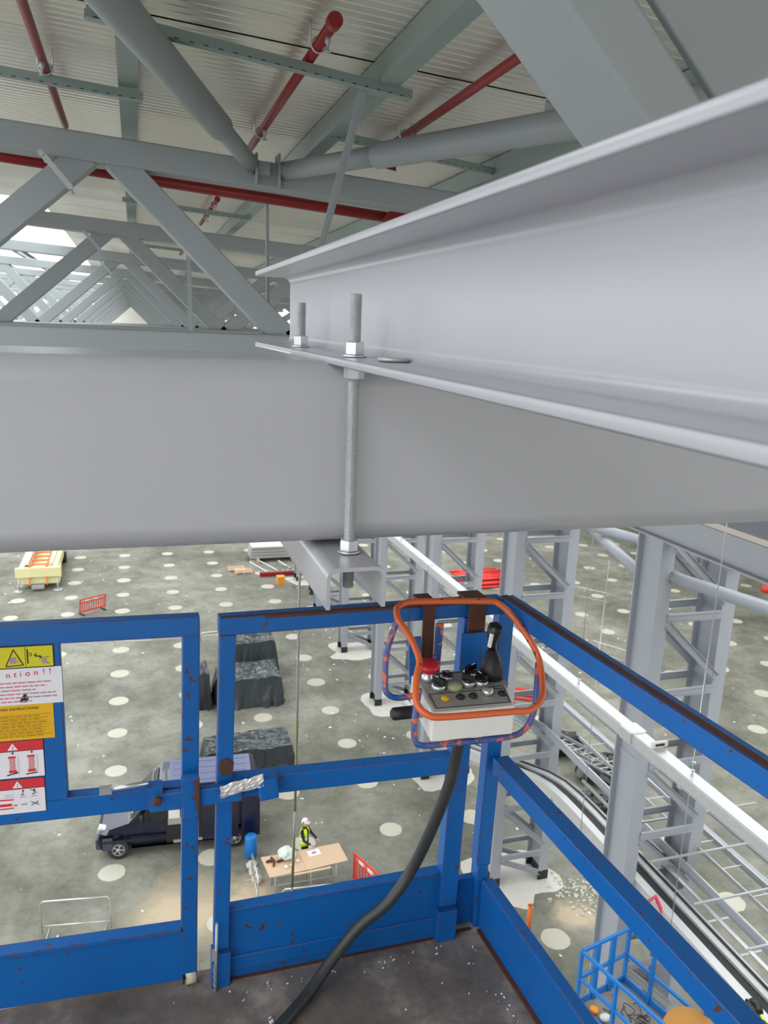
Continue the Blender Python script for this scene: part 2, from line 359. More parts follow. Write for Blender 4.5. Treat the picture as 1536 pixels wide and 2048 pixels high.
# rooflight panes: seen strip on the left, unseen ones added to light the hall
for y0, y1 in ((-24, -18), (-18, -12), (-12, -6), (-6, -.5), (-.5, 5.75), (5.75, 12), (12, 15.5)):
    for x0, x1 in ((-1.45, 9.5), (20, 28), (36, 72)) + (((-8.5, -1.45),) if y0 < -7 or y0 > 5 else ()):
        sheet(x0, x1, y0, y1, y0 > -1 and x1 < 10 and x0 > -9)
for k in range(11):
    y0 = 15.5 + 6.4 * k
    for x0, x1 in ((-1.45, 9.5), (20, 28), (36, 72)): sheet(x0, x1, y0, y0 + 6.4, k < 1 and x0 > -2 and x1 < 10)
for k, (y0, y1) in enumerate([(-24, -18), (-18, -12), (-12, -6), (-6, -.5)] + [(15.5 + 6.4 * i, 21.9 + 6.4 * i) for i in range(11)] + [(-.5, 5.75), (5.75, 12), (12, 15.5)]):
    for a, b in ((-14, -11.2), (-11.2, -8.5), (-8.5, -5.0), (-5.0, -1.45), (9.5, 14.7), (14.7, 20), (28, 32), (32, 36)):  # right-hand, far-left and overhead strips are unseen, added as fill light
        if (k > 15 or k < 2) and -9 < a < 0: continue
        MB().add([(x, y, zr(x) + z) for z in (.02, .05) for x, y in ((a + .05, y0 + .05), (b - .05, y0 + .05), (b - .05, y1 - .05), (a + .05, y1 - .05))],
                 [(3, 2, 1, 0), (4, 5, 6, 7), (0, 1, 5, 4), (1, 2, 6, 5), (2, 3, 7, 6), (3, 0, 4, 7)]).build('rooflight_pane', 'rooflight', roof)
wl = bpy.data.objects.new('wall_far', None); C.objects.link(wl); wl['kind'] = 'structure'; ORG['wall_far'] = V((0, 0, 0))
for k in range(7, 26): MB().bb(-30 + 4 * k, -26.03 + 4 * k, 88, 88.2, FZ, zr(-26 + 4 * k) - .02).build('wall_panel', 'deck', wl)

w2 = bpy.data.objects.new('wall_back', None); C.objects.link(w2); w2['kind'] = 'structure'; ORG['wall_back'] = V((0, 0, 0))
for k in range(11): MB().bb(-9 + 4 * k, -5.03 + 4 * k, -26, -25.8, FZ, 1.9 - .058 * (4 * k - 9)).build('wall_panel', 'deck', w2)
w3 = bpy.data.objects.new('wall_right', None); C.objects.link(w3); w3['kind'] = 'structure'; ORG['wall_right'] = V((0, 0, 0))
for k in range(28): MB().bb(72, 72.2, -25.5 + 4 * k, -21.53 + 4 * k, FZ, 0).build('wall_panel', 'deck', w3)

# ------------------------------------------------------------------ roof trusses
def ztop(x): return 1.50 - RS * x
def truss(y, x0, x1, label, shift=0.0, twin=False, near=False):
    t = empty('roof_truss', (0, y, -.44), label, 'truss', 'roof trusses')
    ma = 'steel_near' if near else 'truss'
    if near:
        MB().sweep(rr(.50, .383, .05, 10), (x0, 1.835, -.2535), (x1, 1.835, -.2535), smooth=True).build('bottom_chord', ma, t, weighted=True)
    else:
        MB().sweep(rr(.36, .38, .03, 3), (x0, y, -.25), (x1, y, -.25), smooth=True).build('bottom_chord', ma, t, weighted=True)
    MB().bar((x0, y, ztop(x0)), (x1, y, ztop(x1)), .26, .24, r=.02).build('top_chord', ma, t, weighted=True)
    k = 0; x = -.25 + shift - 3.7 * 2
    while x < x1 - 1:
        for sg in (-1, 1):
            if x + sg * 1.78 < x0 or x < x0: continue
            za = ztop(x) - .05
            a, b = V((x + sg * .12, y, za)), V((x + (1.74 if sg > 0 else -1.93), y, -.12))
            MB().bar(a, b, .24, .2, up=(0, 1, 0), r=.015).build('diagonal', ma, t, weighted=True)
        MB().bar((x - .3, y, ztop(x) - .125), (x + .3, y, ztop(x) - .125), .16, .03).build('gusset', ma, t)
        x += 3.7
    if twin:
        for dx, w, pw, oy in ((.405, .28, .155, .045), (.92, .03, .40, -.02)):
            a = V((-.25 + dx - .1 + .12, y, 1.47)); b = V((1.47 + dx, y, -.1)); 
            MB().bar(a + V((0, oy, 0)), b + V((0, oy, 0)), pw, w, up=(0, 1, 0), r=min(.02, w * .3)).build('diagonal', 'truss', t, weighted=True)
    return t
t0 = truss(1.795, -8.5, 8.2, 'big pale box-section truss chord crossing above the blue guard rail, with its diagonals', twin=True, near=True)
for c in [c for c in t0.children if c.name.startswith('diagonal')]:
    pass
tA = truss(8.2, -8.5, 8.2, 'grey roof truss with the thick red main pipe under its top chord')
for k in range(1, 12):
    c = copy_tree(tA); c.location.y = 8.2 + 6.4 * k
    c['label'] = 'grey roof truss, the %s beyond the big box beam' % ORD[k]

# drop the regular diagonals of the near truss that the twin pair replaces
for c in list(t0.children):
    if c.name.startswith('diagonal'):
        bbx = [v.co.x for v in c.data.vertices]; lo, hi = min(bbx), max(bbx); w = hi - lo
        mid = (lo + hi) / 2
        zs = sorted((v.co.x, v.co.z) for v in c.data.vertices)
        if abs(mid - .62) < .45 and w < 2.2 and zs[0][1] > zs[-1][1] and abs(lo + .2) < .14: bpy.data.objects.remove(c)

# ------------------------------------------------------------------ purlins, struts, bracing tubes, sprinkler pipes
for k, x in enumerate((-6.7, -5.0, -3.35, -.06, 1.62, 3.4, 5.1, 6.8)):
    zb = zr(x) - .185
    p = MB().sweep([(0, 0), (.13, 0), (.13, .02), (.125, .02), (.125, .005), (.005, .005), (.005, .165), (.13, .165), (.13, .17), (0, .17)], (x, 88, zb), (x, -24, zb)) if False else None
    mb = MB()
    pr = [(0, 0), (.14, 0), (.14, .03), (.134, .03), (.134, .006), (.006, .006), (.006, .17), (.14, .17), (.14, .176), (0, .176)]
    n = len(pr); vs = [(x + a, y, zb + b) for y in (-24, 88) for a, b in pr]
    mb.add(vs, [(i, (i + 1) % n, n + (i + 1) % n, n + i) for i in range(n)] + [list(range(n)), list(range(n, 2 * n))[::-1]])
    pl = mb.build('purlin', 'purlin'); tag(pl, ['galvanised roof purlin, outermost under the rooflights', 'galvanised roof purlin under the middle of the rooflights', 'galvanised roof purlin under the rooflights, next the solid roof', 'galvanised roof purlin passing behind the thick brace tube', 'galvanised roof purlin with a flat tie clamped to it, between two red pipes',
           'galvanised roof purlin just above the pipe with the lifting lug', 'galvanised roof purlin hidden beyond the bare channel beam', 'galvanised roof purlin at the low side of the roof'][k], 'purlin', 'roof purlins')
def strut(p0, p1, label):
    t = MB().sweep([(-.0325, .03), (-.0325, -.03), (.0325, -.03), (.0325, .03), (.029, .03), (.029, -.026), (-.029, -.026), (-.029, .03)], p0, p1)
    n = int((V(p1) - V(p0)).length / .09); d = (V(p1) - V(p0)).normalized(); t.m = 1
    sd = d.cross(V((0, 0, 1))).normalized()
    for i in range(n):
        c = V(p0) + d * (.05 + .09 * i) + sd * .0327 + V((0, 0, -.024))
        t.bar(c - d * .014, c + d * .014, .0012, .006)
    o = t.build('strut_channel', ['purlin', 'ink']); tag(o, label, 'strut', 'slotted struts under the roof')
strut((-.21, 5.22, 1.682), (1.86, 5.64, 1.595), 'slotted strut channel carrying the capped red pipe, crossing the thick brace tube')
strut((-2.4, 6.3, 1.70), (.11, 6.78, 1.66), 'slotted strut channel under the thin red pipe at the upper left')
strut((1.67, 7.15, 1.64), (3.5, 7.65, 1.57), 'slotted strut channel crossing behind the flat tie, above the lug tube')
strut((-.1, 12.2, 1.66), (1.7, 12.5, 1.58), 'slotted strut channel seen between first and second truss')
strut((-.1, 18.7, 1.66), (1.7, 19.0, 1.58), 'small slotted strut channel seen between second and third truss')
def pipe(x, y0, y1, z, r, label, heads, cap=True):
    t = empty('sprinkler_pipe', (x, (y0 + y1) / 2, z), label, 'pipe', 'red sprinkler pipes under the roof')
    MB().cyl((x, y0, z), (x, y1, z), r, 14).build('pipe_run', 'red', t)
    if cap: MB().lathe((x, y0, z), [(r * 1.25, -.02), (r * 1.35, -.01), (r * 1.35, .05), (r * 1.1, .06)], 14, (0, 1, 0)).build('end_cap', 'red', t)
    for y in heads:
        MB().lathe((x, y, z - r), [(.016, .005), (.018, -.03), (.01, -.035), (.006, -.07), (.022, -.074), (.022, -.08), (.004, -.084)], 10).build('sprinkler_head', 'galv', t)
    for y in heads:
        m = MB().tube([(x + (r + .012) * cos(a), y + .25, z + (r + .012) * sin(a)) for a in [2 * pi * i / 14 for i in range(14)]], .006, 6, closed=True)
        m.cyl((x + r + .02, y + .25, z - .02), (x + r + .02, y + .25, z + .13), .006, 6); m.cyl((x - r - .02, y + .25, z - .02), (x - r - .02, y + .25, z + .13), .006, 6)
        m.build('pipe_hanger', 'galv_bright', t)
pipe(1.13, 4.83, 8.35, 1.70, .034, 'red branch pipe with a capped end and a sprinkler head, hung on the slotted strut', (5.0, 7.4))
pipe(-.545, 1.0, 8.35, 1.73, .03, 'thin red branch pipe at the upper left, ending at the first truss', (6.35,), False)
pipe(2.28, 2.0, 8.35, 1.66, .034, 'red branch pipe running up behind the thick dark diagonal', (6.75,), False)
for k, y in enumerate((11.6, 18.0)):
    pipe(1.13, y, y + 2.9, 1.68, .03, 'small rusty red pipe stub between %s truss' % ('first and second', 'second and third')[k], (y + .3, y + 1.6))
t = empty('sprinkler_main', (0, 8.52, 1.4), 'thick red main pipe running under the top chord of the truss behind the box beam', 'pipe')
MB().cyl((-6, 8.52, 1.36 + 6 * .07), (2.72, 8.52, 1.36 - 2.72 * .07 + .02), .055, 18).build('pipe_run', 'red', t)
m = MB().prism([(2.52, 1.16), (2.86, 1.16), (2.72, 1.36)], 1, 8.44, 8.46); m.prism([(2.35, 1.66), (2.62, 1.62), (2.6, 1.82)], 1, 8.30, 8.31); m.build('pipe_bracket', 'red', t)
t = empty('brace_tube', (1.1, 8.1, 1.4), 'thick grey round brace tube coming down from the top left to the first truss', 'tube', 'roof bracing tubes')
a, b = V((1.10, 8.02, 1.50)), V((-.95, 1.9, 1.58)); q = a.lerp(b, .2)
MB().tube([a, q], .075, 20).build('tube_end', 'truss', t)
MB().tube([q, q + (b - q) * .004, b], .1, 24, rs=[.08, .103, .103]).build('tube_body', 'truss', t)
MB().box((1.14, 8.04, 1.46), (.02, .2, .26)).box((1.2, 8.05, 1.47), (.14, .12, .12)).build('end_plate', 'truss', t)
t = empty('brace_tube', (1.5, 8.1, 1.4), 'grey round brace tube with a lifting lug, rising from the red pipe truss', 'tube', 'roof bracing tubes')
a, b = V((1.42, 8.05, 1.47)), V((4.3, 2.35, 1.38)); q = a.lerp(b, .2)
MB().tube([a, q], .085, 20).build('tube_end', 'truss', t)
MB().tube([q, q + (b - q) * .004, b], .1, 24, rs=[.085, .105, .105]).build('tube_body', 'truss', t)
MB().box((1.36, 8.08, 1.46), (.02, .22, .3)).build('end_plate', 'truss', t)
lug = MB(); c = a.lerp(b, .475); dd = (b - a).normalized()
prof = [(-.05, .08), (.05, .08)] + [(.05 * cos(x), .2 + .05 * sin(x)) for x in [pi * i / 10 for i in range(11)]]
hole = [(.022 * cos(x), .2 + .022 * sin(x)) for x in [2 * pi * i / 12 for i in range(12)]]
outer = prof; sd = dd.cross(V((0, 0, 1))).normalized()
vo = [c + dd * u + V((0, 0, w)) for u, w in outer]; 
ring = [( .05 * cos(x), .2 + .05 * sin(x)) for x in [2 * pi * i / 24 for i in range(24)]]
hole = [(.022 * cos(x), .2 + .022 * sin(x)) for x in [2 * pi * i / 24 for i in range(24)]]
vs = [c + dd * u + V((0, 0, w)) + sd * s_ for s_ in (-.008, .008) for u, w in ring + hole]
fs = []
for i in range(24):
    j = (i + 1) % 24; fs += [(i, j, 24 + j, 24 + i), (48 + i, 72 + i, 72 + j, 48 + j), (i, 48 + i, 48 + j, j), (24 + i, 24 + j, 72 + j, 72 + i)]
lug.add(vs, fs); lug.bar(c + V((0, 0, .09)), c + V((0, 0, .175)), .1, .016, up=sd); lug.build('lifting_lug', 'truss', t)
tie = MB().bar((1.56, 5.75, 1.66), (1.6, 8.18, .0), .05, .012, up=(1, 0, 0)); tie.bar((1.56, 5.75, 1.64), (1.6, 8.18, -.02), .008, .06, up=(1, 0, 0))
tie.box((1.62, 5.8, 1.64), (.14, .1, .05)); o = tie.build('flat_tie', 'truss'); tag(o, 'flat grey angle tie slanting from a purlin down behind the bare channel', 'tie')
o = MB().bar((1.38, 8.75, -.05), (1.36, 8.75, 1.42), .06, .03).build('hanger_post', 'truss'); tag(o, 'thin dark upright hanging behind the red main pipe', 'hanger')
o = MB().bar((.9, 14.2, 1.4), (.93, 14.3, -.1), .07, .03).build('hanger_post', 'truss'); tag(o, 'thin grey upright at the second truss', 'hanger')
for k, (y, l) in enumerate(((8.0, 'steel clamp bolted across the left diagonal of the first truss'), (14.4, 'steel clamp bolted across the left diagonal of the second truss'), (20.8, 'steel clamp bolted across the left diagonal of the third truss'))):
    t = MB().bar((-.72, y - .13, 1.40), (-.50, y - .13, 1.14), .045, .05, up=(0, 1, 0)).cyl((-.72, y - .15, 1.39), (-.72, y + .25, 1.39), .012, 8).cyl((-.5, y - .15, 1.14), (-.5, y + .25, 1.14), .012, 8)
    t.lathe((-.72, y - .15, 1.39), [(.028, -.015), (.028, .015)], 6, (0, 1, 0), False).lathe((-.5, y - .15, 1.14), [(.028, -.015), (.028, .015)], 6, (0, 1, 0), False)
    o = t.build('beam_clamp', 'galv'); tag(o, l, 'clamp', 'beam clamps on truss diagonals')

# ------------------------------------------------------------------ the channel lying on the box beam, its rods, nuts and bracket
ch = empty('steel_channel', (.43, 1.0, -.08), 'bare pale grey steel channel lying across the big box beam, its end beyond the rods', 'channel')
r = .022; zb, zt, xw, xl = -.06, .177, .488, .375
inner_t = [(xw - r + r * sin(a), zt - .017 - r + r * cos(a)) for a in [pi / 2 * i / 8 for i in range(9)]]
inner_b = [(xw - r + r * cos(a), zb + .017 + r - r * sin(a)) for a in [pi / 2 * i / 8 for i in range(9)]]
pr = [(xl + .003, zb), (.50, zb), (.50, zt), (xl + .003, zt), (xl, zt - .003), (xl, zt - .013), (xl + .003, zt - .016)] + inner_t + inner_b + [(xl + .003, zb + .016), (xl, zb + .013), (xl, zb + .003)]
mb = MB(); ya, yb = 2.64, -.8; n = len(pr)
seg = 8
vs = [(x, ya + (yb - ya) * k / seg, z - .0065 * (ya - (ya + (yb - ya) * k / seg))) for k in range(seg + 1) for x, z in pr]
mb.add(vs, [(k * n + i, (k + 1) * n + i, (k + 1) * n + (i + 1) % n, k * n + (i + 1) % n) for k in range(seg) for i in range(n)], True)
mb.f += [list(range(n)), list(range(seg * n, seg * n + n))[::-1]]; mb.mi += [0, 0]; mb.sm += [False, False]
mb.build('web_and_flanges', 'steel_near', ch, weighted=True)

def thread(mb, x, y, z0, z1, r=.012, pitch=.003, n=14):
    prof = []; z = z0
    while z < z1: prof += [(r - .0011, z), (r, z + pitch * .5)]; z += pitch
    prof += [(r - .002, z1)]
    mb.lathe((x, y, 0), prof, n, smooth=False)
def nut(mb, x, y, z, h=.022, af=.036, rot=.2):
    R_ = af / 2 / cos(pi / 6)
    for (ra, za), (rb_, zb_) in (((R_ * .9, 0), (R_, .002)), ((R_, .002), (R_, h - .002)), ((R_, h - .002), (R_ * .9, h))):
        vs = [(x + q * cos(rot + pi / 3 * i), y + q * sin(rot + pi / 3 * i), z + zz) for q, zz in ((ra, za), (rb_, zb_)) for i in range(6)]
        mb.add(vs, [(i, (i + 1) % 6, 6 + (i + 1) % 6, 6 + i) for i in range(6)])
    mb.add([(x + R_ * .9 * cos(rot + pi / 3 * i), y + R_ * .9 * sin(rot + pi / 3 * i), z + h) for i in range(6)], [range(6)])
    mb.add([(x + R_ * .9 * cos(rot + pi / 3 * i), y + R_ * .9 * sin(rot + pi / 3 * i), z) for i in range(6)], [tuple(range(6))[::-1]])
def washer(mb, x, y, z, r=.024, t=.004): mb.lathe((x, y, z), [(r * .98, 0), (r, .001), (r, t - .001), (r * .98, t)], 28)
for k, (y, zt_, lab) in enumerate(((1.553, .072, 'tall threaded rod in front of the box beam, clamping the channel to the bracket below'), (2.118, .068, 'shorter-looking threaded rod behind the box beam, standing in the channel flange'))):
    x = .418 if k == 0 else .422
    t = empty('threaded_rod', (x, y, -.53), lab, 'rod', 'threaded rods clamping the channel')
    m = MB(); thread(m, x, y, -.53, zt_); m.build('rod', 'galv', t)
    zf = -.0428 - .0065 * (2.64 - y)
    m = MB(); nut(m, x, y, zf + .004, .026, .036, .35 + k); m.build('nut', 'galv_bright', t)
    m = MB(); washer(m, x, y, zf); m.build('washer', 'galv_bright', t)
    m = MB(); nut(m, x, y, zf - .017 - .0265, .024, .036, .7); m.build('nut', 'galv', t)
    m = MB(); nut(m, x, y, -.449, .024, .036, .25); m.build('nut', 'galv_bright', t)
    m = MB(); washer(m, x, y, -.453); m.build('washer', 'galv_bright', t)
    m = MB(); nut(m, x, y, -.487, .018, .036, .25); m.build('nut', 'galv', t)
br = MB()
pu = []
w, h, th, ro = .122, .085, .008, .022
def arc(cx, cz, rad, a0, a1, n=6): return [(cx + rad * cos(a0 + (a1 - a0) * i / n), cz + rad * sin(a0 + (a1 - a0) * i / n)) for i in range(n + 1)]
x0, x1, zt2 = .346, .468, -.455
pu = [(x0, zt2 - h)] + arc(x0 + ro, zt2 - ro, ro, pi, pi / 2) + arc(x1 - ro, zt2 - ro, ro, pi / 2, 0) + [(x1, zt2 - h), (x1 - th, zt2 - h)] + arc(x1 - ro, zt2 - ro, ro - th, 0, pi / 2) + arc(x0 + ro, zt2 - ro, ro - th, pi / 2, pi) + [(x0 + th, zt2 - h)]
n = len(pu); vs = [(x, y, z) for y in (1.445, 2.2) for x, z in pu]
br.add(vs, [(i, (i + 1) % n, n + (i + 1) % n, n + i) for i in range(n)], True); br.f += [list(range(n))[::-1], list(range(n, 2 * n))]; br.mi += [0, 0]; br.sm += [False, False]
o = br.build('saddle_bracket', 'steel_near', weighted=True); tag(o, 'inverted U-shaped grey bracket bolted under the big box beam', 'bracket')
m = MB().tube([(.522 + .028 * cos(a), 1.70 + .028 * sin(a), -.0455) for a in [2 * pi * i / 28 for i in range(28)]], .006, 10, closed=True) if False else MB()
rc = V((.447, 1.385, -.0505))
m.lathe(rc, [(.0285, 0), (.0300, .002), (.0300, .005), (.0285, .007), (.0150, .007), (.0135, .005), (.0135, .002), (.0150, 0)], 32)
o = m.build('loose_washer', 'galv'); tag(o, 'loose galvanised washer lying on the channel flange beside the rod', 'washer')
cord = MB().tube([(0.455, 2.25, -.075), (0.453, 2.25, -1.2)], .004, 8); cord.m = 1; cord.tube([(0.453, 2.25, -1.2), (0.450, 2.25, -1.52)], .0045, 8); cord.m = 0
cord.tube([(0.450, 2.25, -1.52), (0.448, 2.25, -1.62)], .0035, 8); cord.m = 1; cord.tube([(0.448, 2.25, -1.62), (0.444, 2.25, -1.80)], .005, 10); cord.m = 0; cord.tube([(0.444, 2.25, -1.8), (0.440, 2.25, -2.1)], .0035, 8)
o = cord.build('hanging_cord', ['cordpale', 'olive']); tag(o, 'thin pale cord with an olive sleeve hanging down past the guard rail', 'cord')

# ------------------------------------------------------------------ the blue work platform we stand on
PL = empty('work_platform', (.3, 1.2, -2.1), 'worn blue scissor lift platform with guard rails, gate, control box and dark ply deck', 'work platform')
B = 'blue'
dk = MB().prism([(-1.9, -.5), (1.10, -.5), (1.06, .8), (1.01, 1.5), (.995, 1.99), (-1.9, 1.99)], 2, -1.86, -1.82).build('deck', 'ply', PL)
MB().bb(-1.9, 1.02, -.5, -.45, -2.0, -1.86).bb(-1.9, 1.0, 1.95, 2.0, -2.0, -1.87).bb(.93, .98, -.4, 1.95, -2.0, -1.87).build('deck_frame', B, PL)
sc = MB()
for k in range(9):
    za, zb2 = -2.05 - 1.45 * k, -3.5 - 1.45 * k
    for y in (-.1, 1.5):
        sc.bar((-1.7, y, za), (.8, y + .06, zb2), .08, .14); sc.bar((.8, y, za), (-1.7, y + .06, zb2), .08, .14)
    sc.cyl((-.45, -.15, (za + zb2) / 2), (-.45, 1.6, (za + zb2) / 2), .03)
sc.build('scissor_stack', 'blue2', PL)
MB().bb(-2.0, 1.0, -.4, 1.9, -16.6, -15.2).build('chassis', 'blue2', PL, bevel=.05)
for x in (-1.6, .6):
    for y in (-.4, 1.9): MB().lathe((x, y, -16.55), [(.3, -.12), (.45, -.1), (.45, .1), (.3, .12)], 20, (0, 1, 0)).build('wheel', 'tyre', PL)
def rail(name, pts, **k):
    m = MB()
    for q in pts: m.bar(*q)
    return m.build(name, B, PL, bevel=.003, **k)
# front frame: top rail, posts, mid rail, toe board   (inner face at y = 1.92)
rail('top_rail', [((.182, 1.942, -.744), (.975, 1.948, -.744), .044, .048)])
MB().bb(.19, .96, 1.9215, 1.934, -.7200, -.7188).bb(.30, .96, 1.9190, 1.9205, -.728, -.720).build('rubbed_strip', 'rust', PL)
MB().bb(-1.4, .13, 1.955, 1.9551, -.7199, -.7195)
rail('post', [((.205, 1.94, -.768), (.181, 1.94, -1.70), .042, .04, (0, 1, 0))])
rail('post_sleeve', [((.181, 1.938, -1.712), (.178, 1.938, -1.825), .052, .048, (0, 1, 0))])
rail('mid_rail', [((.20, 1.943, -1.205), (.862, 1.943, -1.222), .044, .056)])
rail('toe_board', [((.205, 1.955, -1.68), (.862, 1.955, -1.68), .022, .16)])
rail('toe_board_lip', [((.205, 1.955, -1.597), (.862, 1.955, -1.592), .034, .012), ((.205, 1.948, -1.772), (.862, 1.948, -1.772), .022, .05), ((.205, 1.950, -1.80), (.862, 1.950, -1.80), .022, .04)])
rail('post', [((.885, 1.945, -.77), (.862, 1.945, -1.70), .056, .046, (0, 1, 0))])
rail('post_sleeve', [((.862, 1.942, -1.715), (.860, 1.942, -1.82), .064, .054, (0, 1, 0))])
rail('corner_filler', [((.945, 1.985, -1.655), (.945, 1.985, -1.83), .09, .022, (0, 1, 0))])
rail('corner_post', [((1.0, 1.965, -.76), (.985, 1.97, -1.60), .046, .046, (0, 1, 0))])
rail('corner_sleeve', [((.985, 1.972, -1.60), (.985, 1.972, -1.83), .036, .05, (0, 1, 0))])
MB().cyl((.168, 1.905, -1.60), (.160, 1.905, -1.86), .004, 8).box((.160, 1.905, -1.70), (.012, .012, .03)).build('hinge_pin', 'galv', PL)
cn = MB()
for k in range(7): cn.tube([(.160 + .0035 * cos(a) * (1 if k % 2 else .3), 1.90 + .0035 * cos(a) * (.3 if k % 2 else 1), -1.735 - .011 * k + .007 * sin(a)) for a in [2 * pi * i / 8 for i in range(8)]], .0013, 5, closed=True)
cn.build('chain', 'galv', PL)
# side frame, from the front corner back past the camera
def sl(p0, p1, w, h): return (V(p0), V(p1), w, h)
def side(z, x_at_2, y0=1.955, off=0):  # the side runs slightly outwards towards us
    return (V((x_at_2 + off, y0, z)), V((x_at_2 + .092 + off, .0, z)))
def ext(a, b, t): return a + (b - a) * t
a, b = V((.995, 1.95, -.745)), V((1.062, .85, -.745)); rail('side_top_rail', [(a, ext(a, b, 1.9), .046, .05)])
MB().bar(a + V((-.006, 0, .0255)), ext(a, b, 1.9) + V((-.006, 0, .0255)), .018, .0016).build('rubbed_strip', 'rust', PL)
a, b = V((1.005, 1.93, -1.246)), V((1.068, .85, -1.256)); rail('side_mid_rail', [(a, ext(a, b, 1.9), .05, .056)])
a, b = V((.992, 1.945, -1.735)), V((1.05, .85, -1.735)); rail('side_toe_board', [(a, ext(a, b, 1.9), .022, .17)])
a, b = V((1.0, 1.945, -1.652)), V((1.058, .85, -1.652)); rail('side_toe_lip', [(a, ext(a, b, 1.9), .036, .012)])
# thin brown strips along the toe boards, and debris on the deck
MB().bb(.2, .86, 1.931, 1.939, -1.82, -1.816).bb(.875, .955, 1.94, 1.95, -1.82, -1.816).build('deck_angle', 'rust', PL)  # thin brown strip where toe board meets deck
a, b = V((.976, 1.93, -1.816)), V((1.034, .85, -1.816)); MB().bar(a, b, .014, .008).build('deck_angle', 'rust', PL)
db = MB(); rq = random.Random(5)
for k in range(84):
    x, y = rq.uniform(.0, .93), rq.uniform(1.55, 1.9)
    if k < 34: x, y = rq.gauss(.30, .012), rq.gauss(1.75, .012)
    elif k < 60: x, y = rq.uniform(.2, .9), 1.9 - abs(rq.gauss(0, .03))
    elif k < 76: x, y = .95 - abs(rq.gauss(0, .03)), rq.uniform(1.4, 1.9)
    q = rq.uniform(.001, .0032); an = rq.uniform(0, pi)
    db.box((x, y, -1.818), (q * rq.uniform(1, 3.5), q, .003), Matrix.Rotation(an, 3, 'Z') @ Matrix.Rotation(rq.uniform(-.5, .5), 3, 'X'))
o = db.build('deck_chips', 'paper', kind='stuff'); tag(o, 'pale chips and shavings scattered on the platform deck', 'debris')
pt = MB().prism([(.06, 1.78), (.115, 1.80), (.13, 1.72), (.12, 1.5), (.05, 1.45), (.03, 1.6), (.055, 1.7)], 2, -1.8199, -1.8185); pt.build('worn_patch', 'deckply', PL)
m = MB().prism([(1.0, -1.815), (1.02, -1.70), (1.03, -1.8)], 1, 1.33, 1.332).prism([(.86, -1.818), (.88, -1.75), (.915, -1.815)], 1, 1.352, 1.354)
m = MB().add([(.86, 1.44, -1.818), (.872, 1.42, -1.79), (.90, 1.43, -1.806), (.905, 1.38, -1.817)], [(0, 1, 2), (0, 2, 3)]).add([(.955, 1.40, -1.80), (.962, 1.39, -1.765), (1.0, 1.37, -1.805), (.95, 1.34, -1.81)], [(0, 1, 2), (0, 2, 3)])
o = m.build('foil_scrap', 'galv_bright'); tag(o, 'torn silver foil scraps at the bottom edge of the deck', 'scrap')

# gate (a part of the platform, slightly ajar)
G = bpy.data.objects.new('gate', None); C.objects.link(G); G.parent = PL; G.location = (0, 0, 0); ORG['gate'] = ORG[PL.name]
def gy(x): return 1.965 - .05 * (x + .32)        # gate plane, inner face
def gbar(name, x0, x1, z0, z1, th=.038, dz=0.0, lean=0.0):
    mb = MB(); y0, y1 = gy(x0), gy(x1)
    vs = [(x + (lean if z < -1.2 else 0), gy(x) + d, z + (dz * (x1 - x) if True else 0)) for d in (0, th) for x, z in ((x0, z0), (x1, z0), (x1, z1), (x0, z1))]
    mb.add(vs, [(0, 1, 2, 3), (7, 6, 5, 4), (0, 4, 5, 1), (1, 5, 6, 2), (2, 6, 7, 3), (3, 7, 4, 0)])
    return mb.build(name, B, G, bevel=.003)
gbar('gate_top_rail', -1.5, .137, -.772, -.720)
mb = MB(); mb.bar((.115, gy(.115) + .019, -.77), (.093, gy(.1) + .019, -1.795), .044, .038, up=(0, 1, 0)); mb.build('gate_post', B, G, bevel=.003)
gbar('gate_stile', -.36, -.198, -1.20, -.765, lean=-.0)
gbar('gate_mid_rail', -1.5, .095, -1.252, -1.192)
gbar('gate_toe_board', -1.5, .10, -1.80, -1.637, th=.026)
mb = MB(); mb.bar((-1.5, gy(-1.5) + .012, -1.632), (.075, gy(.08) + .012, -1.632), .04, .01); mb.build('gate_toe_lip', B, G)
MB().lathe((.098, gy(.1) + .012, -1.797), [(.012, -.016), (.022, -.014), (.022, .014), (.012, .016)], 20, (1, 0, 0)).build('gate_wheel', 'wheelcream', G)
MB().bb(.076, .080, 1.93, 1.97, -1.80, -1.78).build('wheel_fork', 'black', G)
# sliding latch between gate and post
m = MB(); m.bar((.0, 1.925, -1.215), (.235, 1.90, -1.200), .02, .050); m.build('latch_bar', B, G, bevel=.003)
m = MB(); m.prism([(.08, -1.145), (.125, -1.14), (.122, -1.255), (.085, -1.26)], 1, 1.895, 1.918); m.m = 1; m.prism([(.114, -1.15), (.127, -1.138), (.126, -1.24), (.119, -1.235)], 1, 1.889, 1.897); m.build('latch_keeper', [B, 'rust'], G, bevel=.002)
m = MB(); m.m = 1; m.bar((.015, 1.93, -1.165), (.015, 1.93, -1.225), .04, .03, (0, 1, 0)); m.m = 0; m.lathe((.02, 1.90, -1.195), [(.012, 0), (.012, .01), (.007, .014)], 12, (0, -1, 0)); m.build('latch_pivot', ['rust', 'blue'], G)
m = MB().cyl((-.105, 1.93, -1.165), (.0, 1.925, -1.158), .0065, 10).box((-.105, 1.93, -1.166), (.03, .02, .016)); m.build('latch_handle', 'galv_bright', G)
m = MB(); nx, nz = 14, 7; vs = []
for i in range(nx + 1):
    for j in range(nz + 1):
        u, v = i / nx, j / nz; q = noise.noise(V((u * 7, v * 4, 2.2)))
        vs.append((.178 + .112 * u + .005 * noise.noise(V((v * 5, 1, 0))), 1.884 - .007 * abs(q) - .004 * sin(pi * v), -1.204 + .020 * u + .036 * v + .006 * noise.noise(V((u * 5, v, 7)))))
